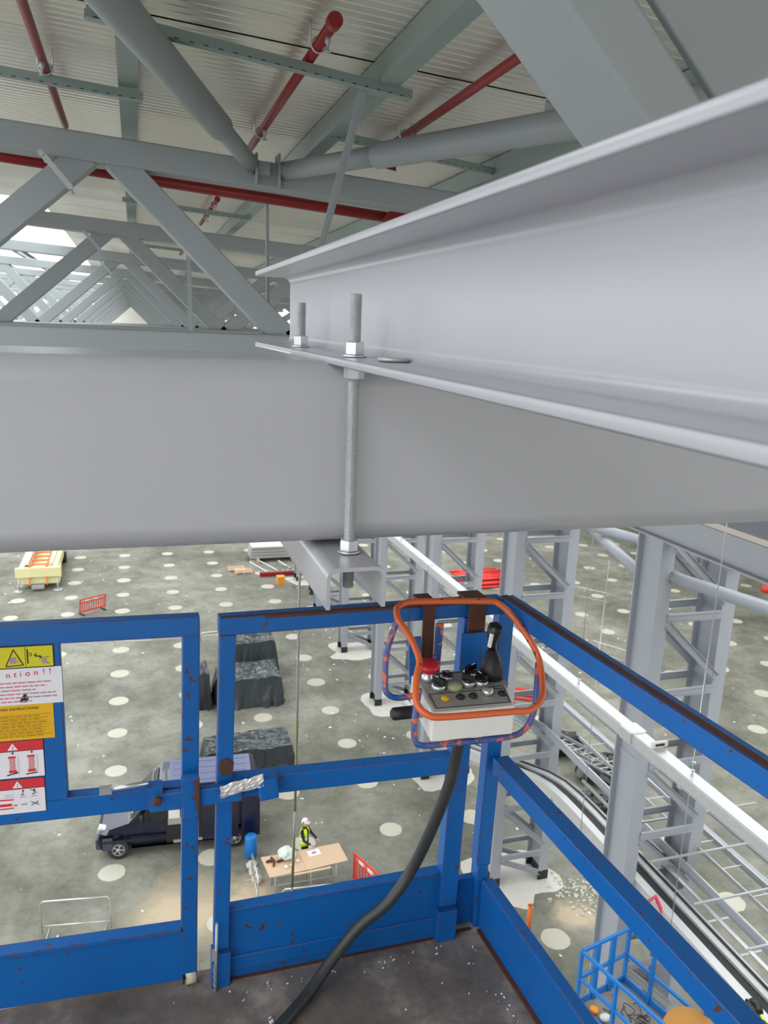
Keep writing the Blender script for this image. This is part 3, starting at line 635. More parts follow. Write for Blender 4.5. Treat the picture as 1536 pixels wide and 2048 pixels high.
m.add(vs, [(i * (nz + 1) + j, (i + 1) * (nz + 1) + j, (i + 1) * (nz + 1) + j + 1, i * (nz + 1) + j + 1) for i in range(nx) for j in range(nz)]); m.build('latch_tape', 'foil', G)
MB().bar((.302, 1.905, -1.165), (.308, 1.905, -1.225), .052, .05, (0, 1, 0), .008).build('latch_box', 'blue', PL, weighted=True)
m = MB(); pts = []
for k in range(16):
    a = 2 * pi * k / 16; q = 1 + .6 * noise.noise(V((cos(a) * 2, sin(a) * 2, 3))); pts.append((.198 + .019 * q * cos(a), -1.135 + .024 * q * sin(a)))
m.prism(pts, 1, 1.9165, 1.921); m.build('rust_scab', 'rust', PL)

# stickers on the gate stile: sub-parts of the gate
def sx(x, y=0): return V((x, gy(x) - .0015, y))
def st_rect(mb, x0, x1, z0, z1, lift=0.0, sk=0.0):
    vs = [(x, gy(x) - lift - d, z + sk * (x1 - x)) for d in (.0005, -.0005) for x, z in ((x0, z0), (x1, z0), (x1, z1), (x0, z1))]
    mb.add(vs, [(0, 1, 2, 3), (7, 6, 5, 4), (0, 4, 5, 1), (1, 5, 6, 2), (2, 6, 7, 3), (3, 7, 4, 0)])
def line(mb, p, q, w, lift):
    (x0, z0), (x1, z1) = p, q; d = V((x1 - x0, 0, z1 - z0)); n_ = V((-d.z, 0, d.x)).normalized() * w / 2
    mb.add([(x0 + n_.x, gy(x0) - lift, z0 + n_.z), (x0 - n_.x, gy(x0) - lift, z0 - n_.z), (x1 - n_.x, gy(x1) - lift, z1 - n_.z), (x1 + n_.x, gy(x1) - lift, z1 + n_.z)], [(0, 1, 2, 3)])
L1, L2 = .0022, .0035
GX = (1, -.05, 0)
s1 = MB(); st_rect(s1, -.36, -.211, -.829, -.770, .0008); s1.m = 1; st_rect(s1, -.357, -.214, -.826, -.773, .0014); s1.m = 0
line(s1, (-.276, -.774), (-.276, -.825), .0012, L1)
for p, q in (((-.321, -.822), (-.281, -.820)), ((-.281, -.820), (-.302, -.779)), ((-.302, -.779), (-.321, -.822))): line(s1, p, q, .0025, L1)
s1.m = 2; st_rect(s1, -.311, -.297, -.815, -.799, L1); line(s1, (-.294, -.809), (-.288, -.811), .004, L1)
s1.m = 0; line(s1, (-.271, -.780), (-.271, -.817), .003, L1); line(s1, (-.269, -.788), (-.262, -.793), .0015, L1); line(s1, (-.269, -.797), (-.262, -.797), .0015, L1); line(s1, (-.262, -.797), (-.262, -.79), .0015, L1)
line(s1, (-.255, -.796), (-.240, -.802), .0028, L1)
for p, q in (((-.256, -.796), (-.250, -.791)), ((-.256, -.796), (-.251, -.801)), ((-.239, -.802), (-.244, -.797)), ((-.239, -.802), (-.245, -.806))): line(s1, p, q, .0018, L1)
s1.m = 2; st_rect(s1, -.240, -.229, -.818, -.802, L1); s1.m = 0; line(s1, (-.229, -.802), (-.222, -.802), .0013, L1); line(s1, (-.229, -.818), (-.222, -.818), .0016, L1)
s1.build('warning_sticker', ['ink', 'yellow', 'faint'], G, label='yellow crushing hazard sticker with a black triangle')
s2 = MB(); st_rect(s2, -.40, -.196, -.925, -.829, .0008); s2.m = 1
for ch_, px_ in (('A', -82), ('t', -52), ('t', -36), ('e', -20), ('n', -4 + 12), ('t', 24), ('i', 36), ('o', 47), ('n', 64), ('!', 82), ('!', 95)):
    xx = -.332 + .00112 * px_; s2.text(ch_, (xx, gy(xx) - L1, -.852 + .00006 * px_), .021, (1.0, -.05, 0), (0, 0, 1))

s2.m = 2
for k in range(6): 
    z = -.866 - .0098 * k; xe = (-.222, -.232, -.258, -.212, -.210, -.268)[k]; x = -.40
    while x < xe:
        w_ = rq.uniform(.008, .022); s2.m = rq.choice((2, 2, 3)); line(s2, (x, z), (min(x + w_, xe), z), .0032, L1); x += w_ + .003
s2.m = 4; s2.add([sx(-.283, -.893), sx(-.290, -.905), sx(-.297, -.917), sx(-.280, -.919), sx(-.274, -.908)], [(0, 1, 2, 3, 4)])
s2.build('attention_sticker', ['signwhite', 'signred', 'signpink', 'faint', 'ink'], G, label='white sticker headed in red, partly worn')
s3 = MB(); st_rect(s3, -.40, -.220, -1.019, -.9245, .0008); s3.m = 1
s3.text('OPERATING INSTRUCTIONS', (-.375, gy(-.375) - L1, -.938), .0095, (1.0, -.05, 0), (0, 0, 1))
s3.m = 2
for k in range(7):
    z = -.952 - .0088 * k; line(s3, (-.40, z), (-.226 - .006 * (k % 3), z), .0009, L1)
    x = -.40
    while x < -.25: w_ = rq.uniform(.006, .02); line(s3, (x, z - .004), (x + w_, z - .004), .002, L1); x += w_ + .004
s3.build('instruction_sticker', ['amber', 'ink', 'faintamber'], G, label='amber instruction sticker with rows of print')
def redsign(z0, z1, x1, tx, kind):
    s = MB(); st_rect(s, -.40, x1 + .0015, z0 - .001, z1 + .001, .0008); s.m = 1; st_rect(s, -.40, x1, z0, z1, .0014)
    s.m = 2; st_rect(s, -.40, x1, z1 - .026, z1, .002); s.m = 0; st_rect(s, -.40, x1, z1 - .0272, z1 - .0262, .0024)
    s.m = 1; s.add([sx(tx - .012, z1 - .023) + V((0, -.002, 0)), sx(tx + .012, z1 - .023) + V((0, -.002, 0)), sx(tx, z1 - .004) + V((0, -.002, 0))], [(0, 1, 2)])
    s.m = 3; line(s, (tx, z1 - .019), (tx, z1 - .011), .002, .0042); line(s, (tx, z1 - .0215), (tx, z1 - .020), .002, .0042)
    if kind == 0:
        for cx, tilt in ((-.322, .006), (-.278, .003)):
            s.m = 2
            for k in range(6):
                za = z0 + .022 + .0055 * k; line(s, (cx - .007, za), (cx + .007, za + .0055), .0012, L2); line(s, (cx + .007, za), (cx - .007, za + .0055), .0012, L2)
            st_rect(s, cx - .009, cx + .009, z0 + .0145, z0 + .0215, L1); st_rect(s, cx - .009, cx + .008, z0 + .055, z0 + .060, L1)
            s.m = 0; line(s, (cx - .014, z0 + .009), (cx + .013, z0 + .009 + tilt), .0028, L2); line(s, (cx + .002, z0 + .066), (cx + .002, z0 + .072), .003, L2)
            s.m = 3; line(s, (cx + .014, z0 + .015), (cx + .014, z0 + .06), .0008, L2)
    else:
        s.m = 0
        s.add([sx(-.356, z0 + .066), sx(-.340, z0 + .063), sx(-.338, z0 + .060), sx(-.348, z0 + .058), sx(-.343, z0 + .045), sx(-.346, z0 + .044), sx(-.352, z0 + .054), sx(-.356, z0 + .050)], [tuple(range(8))[::-1]])
        s.m = 3; line(s, (-.345, z0 + .054), (-.324, z0 + .053), .001, L2); line(s, (-.345, z0 + .048), (-.324, z0 + .047), .001, L2)
        s.m = 2; line(s, (-.36, z0 + .041), (-.325, z0 + .040), .0032, L2); st_rect(s, -.36, -.330, z0 + .022, z0 + .029, L1); line(s, (-.36, z0 + .016), (-.325, z0 + .0165), .0028, L2)
        s.m = 0; line(s, (-.326, z0 + .024), (-.317, z0 + .0235), .002, L2)
        for cx in (-.302, -.276):
            s.m = 0; st_rect(s, cx - .002, cx + .002, z0 + .060, z0 + .064, L1); line(s, (cx, z0 + .060), (cx - .002, z0 + .052), .0012, L2); line(s, (cx - .006, z0 + .051), (cx + .002, z0 + .052), .0016, L2)
            s.m = 3; line(s, (cx - .008, z0 + .045), (cx + .006, z0 + .046), .0016, L2); line(s, (cx - .006, z0 + .024), (cx + .007, z0 + .025), .003, L2)
        s.m = 0; line(s, (-.286, z0 + .066), (-.270, z0 + .054), .0013, L2); line(s, (-.286, z0 + .031), (-.267, z0 + .019), .0013, L2); line(s, (-.268, z0 + .031), (-.285, z0 + .019), .0013, L2)
    s.build('danger_sticker', ['ink', 'signwhite', 'signred', 'faint'], G, label=('red and white sticker with two scissor lift diagrams' if kind == 0 else 'red and white sticker with crossed-out pictograms'))
redsign(-1.121, -1.021, -.249, -.319, 0); redsign(-1.220, -1.1255, -.2515, -.314, 1)

# ---- control box with its guards
CB = bpy.data.objects.new('control_box', None); C.objects.link(CB); CB.parent = PL; ORG['control_box'] = ORG[PL.name]
tl, tr_, bl, brr = V((.682, 1.855, -.893)), V((.935, 1.845, -.893)), V((.676, 1.675, -.915)), V((.897, 1.665, -.915))
def quad_box(mb, top, h, inset=0):
    vs = [p for p in top] + [p - V((0, 0, h)) for p in top]
    mb.add(vs, [(0, 1, 2, 3), (7, 6, 5, 4), (0, 4, 5, 1), (1, 5, 6, 2), (2, 6, 7, 3), (3, 7, 4, 0)])
mb = MB(); quad_box(mb, [bl, brr, tr_, tl], .078); mb.build('enclosure', 'white', CB, bevel=.004)
def cp(u, v, h=0): return bl.lerp(brr, u).lerp(tl.lerp(tr_, u), v) + V((0, -.12, .99)) * h
mb = MB()
q = [cp(.04, .05, .002), cp(.97, .05, .002), cp(.97, .97, .002), cp(.04, .97, .002)]; vs = q + [p + V((0, 0, .003)) for p in q]
mb.add(vs, [(4, 5, 6, 7), (0, 1, 5, 4), (1, 2, 6, 5), (2, 3, 7, 6), (3, 0, 4, 7)]); mb.m = 1
for a, b in (((.07, .42), (.95, .42)), ((.07, .07), (.95, .07)), ((.07, .07), (.07, .42)), ((.95, .07), (.95, .42)), ((.07, .93), (.95, .93))): mb.bar(cp(*a, .0056), cp(*b, .0056), .0018, .0008)
mb.build('face_plate', ['panel', 'ink'], CB)
up = V((0, -.12, .99)).normalized()
def knob(u, v, kind, rot=0):
    n0 = len(bpy.data.meshes); before = set(bpy.data.objects)
    knob_(u, v, kind, rot)
    c = cp(u, v, .005) - ORG[CB.name]
    for o in set(bpy.data.objects) - before:
        for vx in o.data.vertices: vx.co = c + (vx.co - c) * 1.28
def knob_(u, v, kind, rot=0):
    c = cp(u, v, .005); s = MB(); pass
    if kind == 'stop':
        s.lathe(c, [(.012, 0), (.013, .012), (.009, .014), (.009, .022)], 18, up); s.m = 1; s.lathe(c, [(.010, .020), (.020, .026), (.024, .034), (.023, .040), (.016, .044), (.0, .046)], 24, up); s.build('emergency_stop', ['galv_bright', 'ered'], CB, label='red mushroom emergency stop button')
    elif kind == 'push':
        s.lathe(c, [(.014, 0), (.0145, .008), (.013, .012)], 20, up); s.m = 1; s.lathe(c, [(.012, .010), (.012, .014), (.0, .016)], 20, up); s.build('push_button', ['galv_bright', 'blackgloss'], CB)
    elif kind == 'green':
        s.lathe(c, [(.016, 0), (.017, .006), (.014, .012), (.0, .014)], 22, up); s.build('push_button', ['green'], CB, label='pale green push button')
    elif kind == 'turn':
        s.lathe(c, [(.014, 0), (.0145, .010), (.012, .013)], 20, up); s.m = 1; s.lathe(c, [(.011, .012), (.011, .017), (.0, .018)], 16, up)
        d = Matrix.Rotation(rot, 3, 'Z') @ V((1, 0, 0)); s.bar(c + up * .02 - d * .014, c + up * .02 + d * .014, .009, .014); s.m = 2; s.bar(c + up * .0275 + d * .003, c + up * .0275 + d * .013, .002, .001)
        s.build('selector_switch', ['galv_bright', 'blackgloss', 'paper'], CB)
    elif kind == 'key':
        s.lathe(c, [(.012, 0), (.012, .008), (.009, .012), (.0, .013)], 16, up); s.build('key_switch', ['galv_bright'], CB)
    elif kind == 'lamp':
        s.lathe(c, [(.009, 0), (.009, .003), (.006, .006), (.0, .008)], 14, up); s.build('indicator_lamp', ['amber' if rot else 'ink'], CB)
knob(.13, .78, 'stop'); knob(.35, .76, 'push'); knob(.62, .80, 'turn', .5); knob(.20, .53, 'turn', 2.1); knob(.38, .52, 'green'); knob(.55, .56, 'turn', -.6); knob(.70, .55, 'turn', 1.9)
knob(.22, .27, 'lamp', 1); knob(.40, .28, 'lamp', 0); knob(.55, .28, 'lamp', 0); knob(.73, .32, 'key'); knob(.90, .28, 'lamp', 0)
c = cp(.86, .70, .004); s = MB(); s.m = 1
s.add([c + V((-.036, -.045, .001)), c + V((.030, -.045, .001)), c + V((.036, .05, .001)), c + V((-.042, .05, .001))], [(0, 1, 2, 3)]); s.m = 0
jp = [c, c + V((0, .004, .02)), c + V((.002, .010, .045)), c + V((.004, .018, .068)), c + V((.004, .02, .075))]
s.tube(jp, .02, 20, rs=[.030, .033, .027, .017, .010]); s.build('joystick_boot', ['black', 'panel'], CB)
s = MB().tube([c + V((.004, .02, .07)), c + V((.006, .024, .10)), c + V((.010, .026, .125)), c + V((.012, .024, .142)), c + V((.012, .022, .148))], .015, 18, rs=[.010, .013, .020, .018, .008])
s.build('joystick', 'blackgloss', CB)
s = MB().bar(c + V((-.006, .016, .085)), c + V((-.004, .010, .125)), .006, .010); s.build('joystick_trigger', 'white', CB)
# orange hoop and blue lower hoop
def px(x, y, z): return V((x, y, z))
hoop = [(.628, 1.84, -.694), (.655, 1.86, -.690), (.70, 1.86, -.688), (.89, 1.86, -.700), (.925, 1.855, -.708), (.955, 1.83, -.735), (.985, 1.78, -.785), (1.002, 1.75, -.83), (.985, 1.69, -.87), (.955, 1.635, -.885),
        (.905, 1.60, -.894), (.86, 1.595, -.890), (.68, 1.595, -.884), (.635, 1.60, -.876), (.615, 1.625, -.855), (.628, 1.67, -.815), (.648, 1.71, -.785), (.640, 1.76, -.745), (.622, 1.81, -.712)]
hp = smooth_path(hoop + [hoop[0]], 5)[:-1]
MB().tube(hp, .0085, 12, closed=True).build('hoop_guard', 'orange', CB, label='orange tubular guard hoop with worn paint')
lo = smooth_path([(.652, 1.71, -.862), (.640, 1.70, -.93), (.640, 1.695, -.990), (.655, 1.69, -1.006), (.70, 1.685, -1.008), (.88, 1.68, -1.008), (.935, 1.68, -.995), (.962, 1.685, -.955), (.975, 1.70, -.90), (.998, 1.745, -.84)], 5)
MB().tube(lo, .008, 10).build('hoop_guard', 'blueorange', CB, label='blue lower guard hoop flaking to orange')
lo = smooth_path([(.628, 1.82, -.71), (.60, 1.82, -.80), (.592, 1.80, -.89), (.600, 1.795, -.912), (.625, 1.79, -.922), (.668, 1.78, -.915)], 5)
MB().tube(lo, .008, 10).build('hoop_guard', 'blueorange', CB, label='blue side guard hoop flaking to orange')
# hanging brackets over the top rail
for x in (.745, .888):
    w_ = .034 if x < .8 else .052
    s = MB().bb(x - w_ / 2, x + w_ / 2, 1.905, 1.912, -.90 if x < .8 else -.865, -.712).bb(x - w_ / 2 - .006, x + w_ / 2 + .006, 1.903, 1.985, -.7185, -.710).bb(x - w_ / 2, x + w_ / 2, 1.978, 1.985, -.78, -.712)
    s.build('hook_bracket', 'rust', CB, bevel=.002)
MB().bar((.775, 1.90, -.77), (.765, 1.89, -.93), .022, .006, (0, 1, 0)).bar((.79, 1.875, -.90), (.79, 1.875, -1.0), .02, .01, (0, 1, 0)).build('support_plate', 'blueorange', CB)
MB().bb(.835, .935, 1.885, 1.892, -.93, -.80).build('support_plate', B, CB, bevel=.002)
MB().bar((.70, 1.89, -.80), (.705, 1.88, -.93), .035, .008, (0, 1, 0)).build('support_plate', B, CB)
MB().tube([(.668, 1.75, -.945), (.60, 1.75, -.945), (.594, 1.75, -.945)], .016, 16, rs=[.0165, .0165, .010]).build('plug', 'black', CB, label='black cable plug on the side of the box')
MB().tube([(.672, 1.75, -.945), (.664, 1.75, -.945)], .018, 16).build('plug_collar', 'panel', CB)
hs = smooth_path([(.805, 1.76, -.985), (.800, 1.79, -1.10), (.792, 1.80, -1.19), (.762, 1.83, -1.34), (.722, 1.87, -1.50), (.655, 1.87, -1.60), (.570, 1.88, -1.675), (.49, 1.86, -1.745), (.41, 1.81, -1.795), (.33, 1.74, -1.80), (.24, 1.66, -1.80), (.12, 1.5, -1.802), (.02, 1.2, -1.802)], 8)
o = MB().tube(hs, .0165, 16).build('control_cable', 'hose'); tag(o, 'thick black rubber control cable curving from the control box down onto the deck', 'cable')

# ------------------------------------------------------------------ lattice towers, girders, tubes
def tower(y, label):
    t = empty('lattice_tower', (11.2, y + .4, FZ), label, 'tower', 'grey lattice towers')
    for x in (10.35, 12.05):
        m = MB()
        m.bb(x - .165, x + .165, y, y + .04, FZ + .32, -3.96); m.bb(x - .165, x + .165, y + .81, y + .85, FZ + .32, -3.96); m.bb(x - .012 - .02, x + .012, y + .04, y + .81, FZ + .32, -3.96)
        m.bb(x - .13, x - .03, y + .30, y + .32, FZ + .32, -3.96) if False else None
        m.build('leg', 'tower', t)
        MB().bb(x - .17, x + .17, y - .01, y + .05, FZ, FZ + .33).bb(x - .17, x + .17, y + .8, y + .86, FZ, FZ + .33).bb(x - .04, x + .02, y + .05, y + .8, FZ, FZ + .33).build('foot', 'black', t)
    zs = [-5.7 - 1.72 * k for k in range(7)]
    for yy in (y + .02, y + .83):
        for k, z in enumerate(zs):
            MB().sweep(cprof(.07, .17, .012), (10.5, yy - .03, z), (11.9, yy - .03, z)).build('strut', 'tower', t)
        for k in range(7):
            a, b = V((10.48, yy, zs[k] - .12)), V((11.92, yy, zs[k] - 1.46)); b.z = max(b.z, FZ + .2)
            d = (b - a).normalized()
            MB().sweep(cprof(.07, .16, .012), a, b).build('brace', 'tower', t)
        MB().sweep(cprof(.07, .16, .012), (10.48, yy, -4.1), (11.92, yy, -5.4)).build('brace', 'tower', t)
    for x in (10.35, 12.05):
        for z in (-9.1, -12.6): MB().bb(x - .05, x + .05, y + .05, y + .8, z, z + .12).build('stiffener', 'tower', t)
    return t
T = []
tb = tower(13.2, 'nearest lattice tower, tall wide grey legs rising beside the blue side rail')
for k in range(1, 7):
    c = copy_tree(tb); c.location.y += 6.4 * k
    c['label'] = ['', 'lattice tower standing in white powder behind the corner post of the rail', 'lattice tower with its feet behind the thick control cable', 'lattice tower left of the control box, black feet on a white pad', 'lattice tower directly under the saddle bracket', 'lattice tower mostly hidden behind the saddle bracket', 'furthest lattice tower, slim behind the bracket with feet by the clutter'][k]
for x, l in ((10.35, 'grey girder running along the tops of the nearer legs of the towers'), (12.05, 'grey girder running along the tops of the outer legs of the towers')):
    t = empty('top_girder', (x, 30, -3.95), l, 'girder', 'girders on the towers')
    MB().sweep(ibeam(.34, .62, .03, .02), (x, 3, -3.64), (x, 53, -3.64)).build('girder_section', 'tower', t)
    MB().bb(x - .17, x + .17, 3, 53, -3.33, -3.315).build('top_plate', 'primer', t)  # brown cover plate so the girder top is not pale
for p0, p1, l in (((10.5, 13.25, -4.72), (12.4, 6.4, -4.72), 'round grey tube running from the nearest tower leg out of the picture, lower of two'),
                  ((12.1, 13.25, -4.43), (10.2, 6.4, -4.43), 'round grey tube crossing over the lower tube beside the nearest tower'),
                  ((12.1, 19.7, -4.95), (10.4, 14.0, -4.95), 'round grey tube between the two nearest towers, reaching behind the wide leg'),
                  ((10.4, 19.7, -4.67), (12.1, 14.0, -4.67), 'shorter-looking round grey tube between the two nearest towers')):
    t = empty('bracing_tube', p0, l, 'tube', 'round tubes between the towers')
    d = (V(p1) - V(p0)).normalized()
    MB().tube([p0, p1], .13, 18).build('tube_body', 'tower', t)
    MB().tube([V(p0) - d * .02, V(p0) + d * .05], .15, 18).build('end_flange', 'tower', t)

# ------------------------------------------------------------------ trunking hung over the floor
dt_ = empty('busbar_trunking', (4.8, 8, -4.1), 'long pale aluminium trunking hung on rods, running away under the box beam', 'trunking')
for k, (y0, y1) in enumerate(((1.5, 6.45), (6.55, 12.6), (12.62, 18.6), (18.62, 30))):
    m = MB(); m.sweep([(0, 0), (.15, 0), (.15, -.12), (-.012, -.12), (-.012, -.11), (0, -.11)][::-1], (4.86, y0, -4.0), (4.86, y1, -4.0)); m.bb(4.858, 4.868, y0, y1, -4.004, -3.992); m.build('trunking_length', 'alu', dt_)
    for dz in (-.035, -.06, -.085): MB().bb(4.852, 4.8595, y0, y1, -4 + dz - .003, -4 + dz + .003).build('edge_bead', 'alu', dt_)
MB().bb(4.835, 5.03, 6.42, 6.62, -4.13, -3.985).build('joint_cover', 'galv_bright', dt_, bevel=.01)
m = MB().bb(4.87, 5.05, 6.10, 6.13, -3.99, -3.935); m.m = 1
for k in range(3): m.bb(4.905 + .037 * k, 4.936 + .037 * k, 6.094, 6.10, -3.975, -3.95)
m.build('end_connector', ['white', 'ink'], dt_)
for y in (5.62, 7.7, 11.2, 14.5):
    m = MB().bb(4.84, 5.03, y - .03, y + .03, -4.14, -4.121).cyl((4.98, y, -4.0), (4.98, y, 1.4), .005, 8)
    nut(m, 4.98, y, -3.985, .02, .03); nut(m, 4.98, y, -3.90, .02, .03); m.build('hanger_rod', 'galv_bright', dt_)

# ------------------------------------------------------------------ conveyor through the towers
cv = empty('belt_conveyor', (10.9, 12, -12.2), 'long grey conveyor with a black belt running through the lattice towers', 'conveyor')
Z0 = -11.9
path = [(3.5, Z0), (15.8, Z0), (16.6, Z0 - .03), (17.4, Z0 - .12), (18.3, Z0 - .36), (19.5, Z0 - .8), (22.6, Z0 - 1.95), (26, Z0 - 3.2), (30, Z0 - 3.4)]
def cstrip(name, xa, xb, za, zb_, mt):
    m = MB(); vs = []
    for y, z in path: vs += [(xa, y, z + za), (xb, y, z + za), (xb, y, z + zb_), (xa, y, z + zb_)]
    n = len(path)
    m.add(vs, [(4 * i + j, 4 * i + 4 + j, 4 * i + 4 + (j + 1) % 4, 4 * i + (j + 1) % 4) for i in range(n - 1) for j in range(4)] + [(0, 1, 2, 3), (4 * n - 1, 4 * n - 2, 4 * n - 3, 4 * n - 4)])
    m.build(name, mt, cv)
cstrip('side_guard', 10.52, 10.72, -.34, -.02, 'alu'); cstrip('belt', 10.72, 10.98, -.16, -.10, 'black'); cstrip('belt_bed', 10.98, 11.13, -.25, -.03, 'alu')
cstrip('edge_strip', 11.13, 11.16, -.2, .02, 'black'); cstrip('inner_guard', 11.16, 11.24, -.3, .0, 'galv_bright'); cstrip('drip_tray', 10.72, 11.16, -.33, -.30, 'galv')
m = MB().cyl((11.36, 3.5, -11.75), (11.36, 16.9, -11.75), .045, 14); m.build('side_pipe', 'galv_bright', cv)
m = MB()
for y in (4.5, 7.0, 9.5, 12.0, 14.5, 17.0, 20.5, 24): 
    zz = -12.24 if y < 17.5 else -12.24 - (y - 17.5) * .38
    m.bb(10.45, 11.5, y - .03, y + .03, zz - .06, zz).cyl((10.47, y, zz - .6), (10.47, y, zz + .05), .012, 6)
m.build('cross_bearers', 'galv', cv)
for y in (4.6, 8.2, 11.8, 15.4): MB().cyl((10.44, y, -12.6), (10.44, y, -5.0), .01, 6).build('hanger_rod', 'galv_bright', cv)

# cable ladders beside the conveyor, and cross rods
def ladder(xs, y0, y1, z, rung, label, z1=None, kind='galv_bright', h=.1, nm='cable_ladder'):
    t = empty(nm, ((xs[0] + xs[1]) / 2, (y0 + y1) / 2, z), label, 'cable ladder')
    z1 = z if z1 is None else z1
    for x in xs: MB().bar((x, y0, z), (x, y1, z1), .03, h).build('rail', kind, t)
    k = 0; n = int((y1 - y0) / rung)
    for i in range(n):
        f = (i + .5) / n; y = y0 + (y1 - y0) * f; zz = z + (z1 - z) * f
        MB().bar((xs[0], y, zz - .02), (xs[1], y, zz - .02), .03, .02).build('rung', kind, t)
ladder((12.15, 12.75), 5.5, 18.5, -11.4, .9, 'open cable ladder with widely spaced rungs, outboard of the nearest tower')
t = empty('conveyor_frame', (11.7, 12, -11.6), 'grey long frame with a light top rail running beside the conveyor', 'frame')
fp = [(5, -11.5), (19.6, -11.5), (20.6, -11.7), (26, -13.6)]
for i in range(3):
    (ya, za), (yb2, zb2) = fp[i], fp[i + 1]
    MB().bar((11.62, ya, za), (11.62, yb2, zb2), .04, .03).build('rail', 'galv_bright', t); MB().bar((11.66, ya, za - .16), (11.66, yb2, zb2 - .16), .02, .26).build('side_plate', 'tower', t)
ladder((12.0, 12.5), 17.5, 26, -11.6, .45, 'bright cable ladder beyond the nearest tower with close rungs', -13.6)
ladder((12.9, 13.3), 17.6, 24, -12.3, .35, 'narrow bright ladder leaning beyond the nearest tower', -13.8, h=.06)
for k, (x0, y, x1) in enumerate(((10.67, 14.25, 14.7), (10.63, 12.93, 14.6), (10.7, 11.52, 14.2), (10.9, 10.2, 13.6), (10.9, 9.0, 13.4), (10.8, 7.9, 13))):
    o = MB().bar((x0, y, -11.28), (x1, y, -11.28), .04, .04).build('cross_rod', 'galv'); tag(o, 'thin galvanised cross rod over the conveyor, the %s from the wide tower leg' % ORD[k], 'rod', 'cross rods above the conveyor')
for k, (x0, y, x1, z) in enumerate(((11.4, 12.1, 12.5, -12.4), (11.4, 11.1, 12.4, -12.4), (11.4, 10.2, 12.3, -12.4))):
    o = MB().bar((x0, y, z), (x1, y, z), .05, .04).build('bearer_rod', 'galv_bright'); tag(o, 'short bright bearer rod beside the conveyor pipe, the %s of three' % ORD[k], 'rod', 'short bearer rods')
for k, (x, z) in enumerate(((13.9, -12.4), (15.6, -13.2))):
    o = MB().bar((x, 6, z), (x, 24, z), .2, .14).build('long_rail', 'tower'); tag(o, 'plain grey long rail %s the cable ladder, running away' % ('just outboard of', 'well outboard of')[k], 'rail')
tp = MB()
for k in range(3):
    cx = 11.9; tp.tube([(10.3 + .22 * cos(a) + .03 * k, 9.9 + .05 * k, -11.75 + .3 * sin(a)) for a in [pi * (.15 + 1.9 * i / 14) for i in range(14)]], .025, 6)
tpo = MB().tube([(9.98, 12.15, -12.25), (10.15, 12.3, -11.75), (10.42, 12.35, -11.68), (10.58, 12.2, -12.1), (10.4, 12.0, -12.45)], .045, 6).build('red_tape', 'pink'); tag(tpo, 'looped red tape hanging from the conveyor side beside the nearest tower', 'tape')

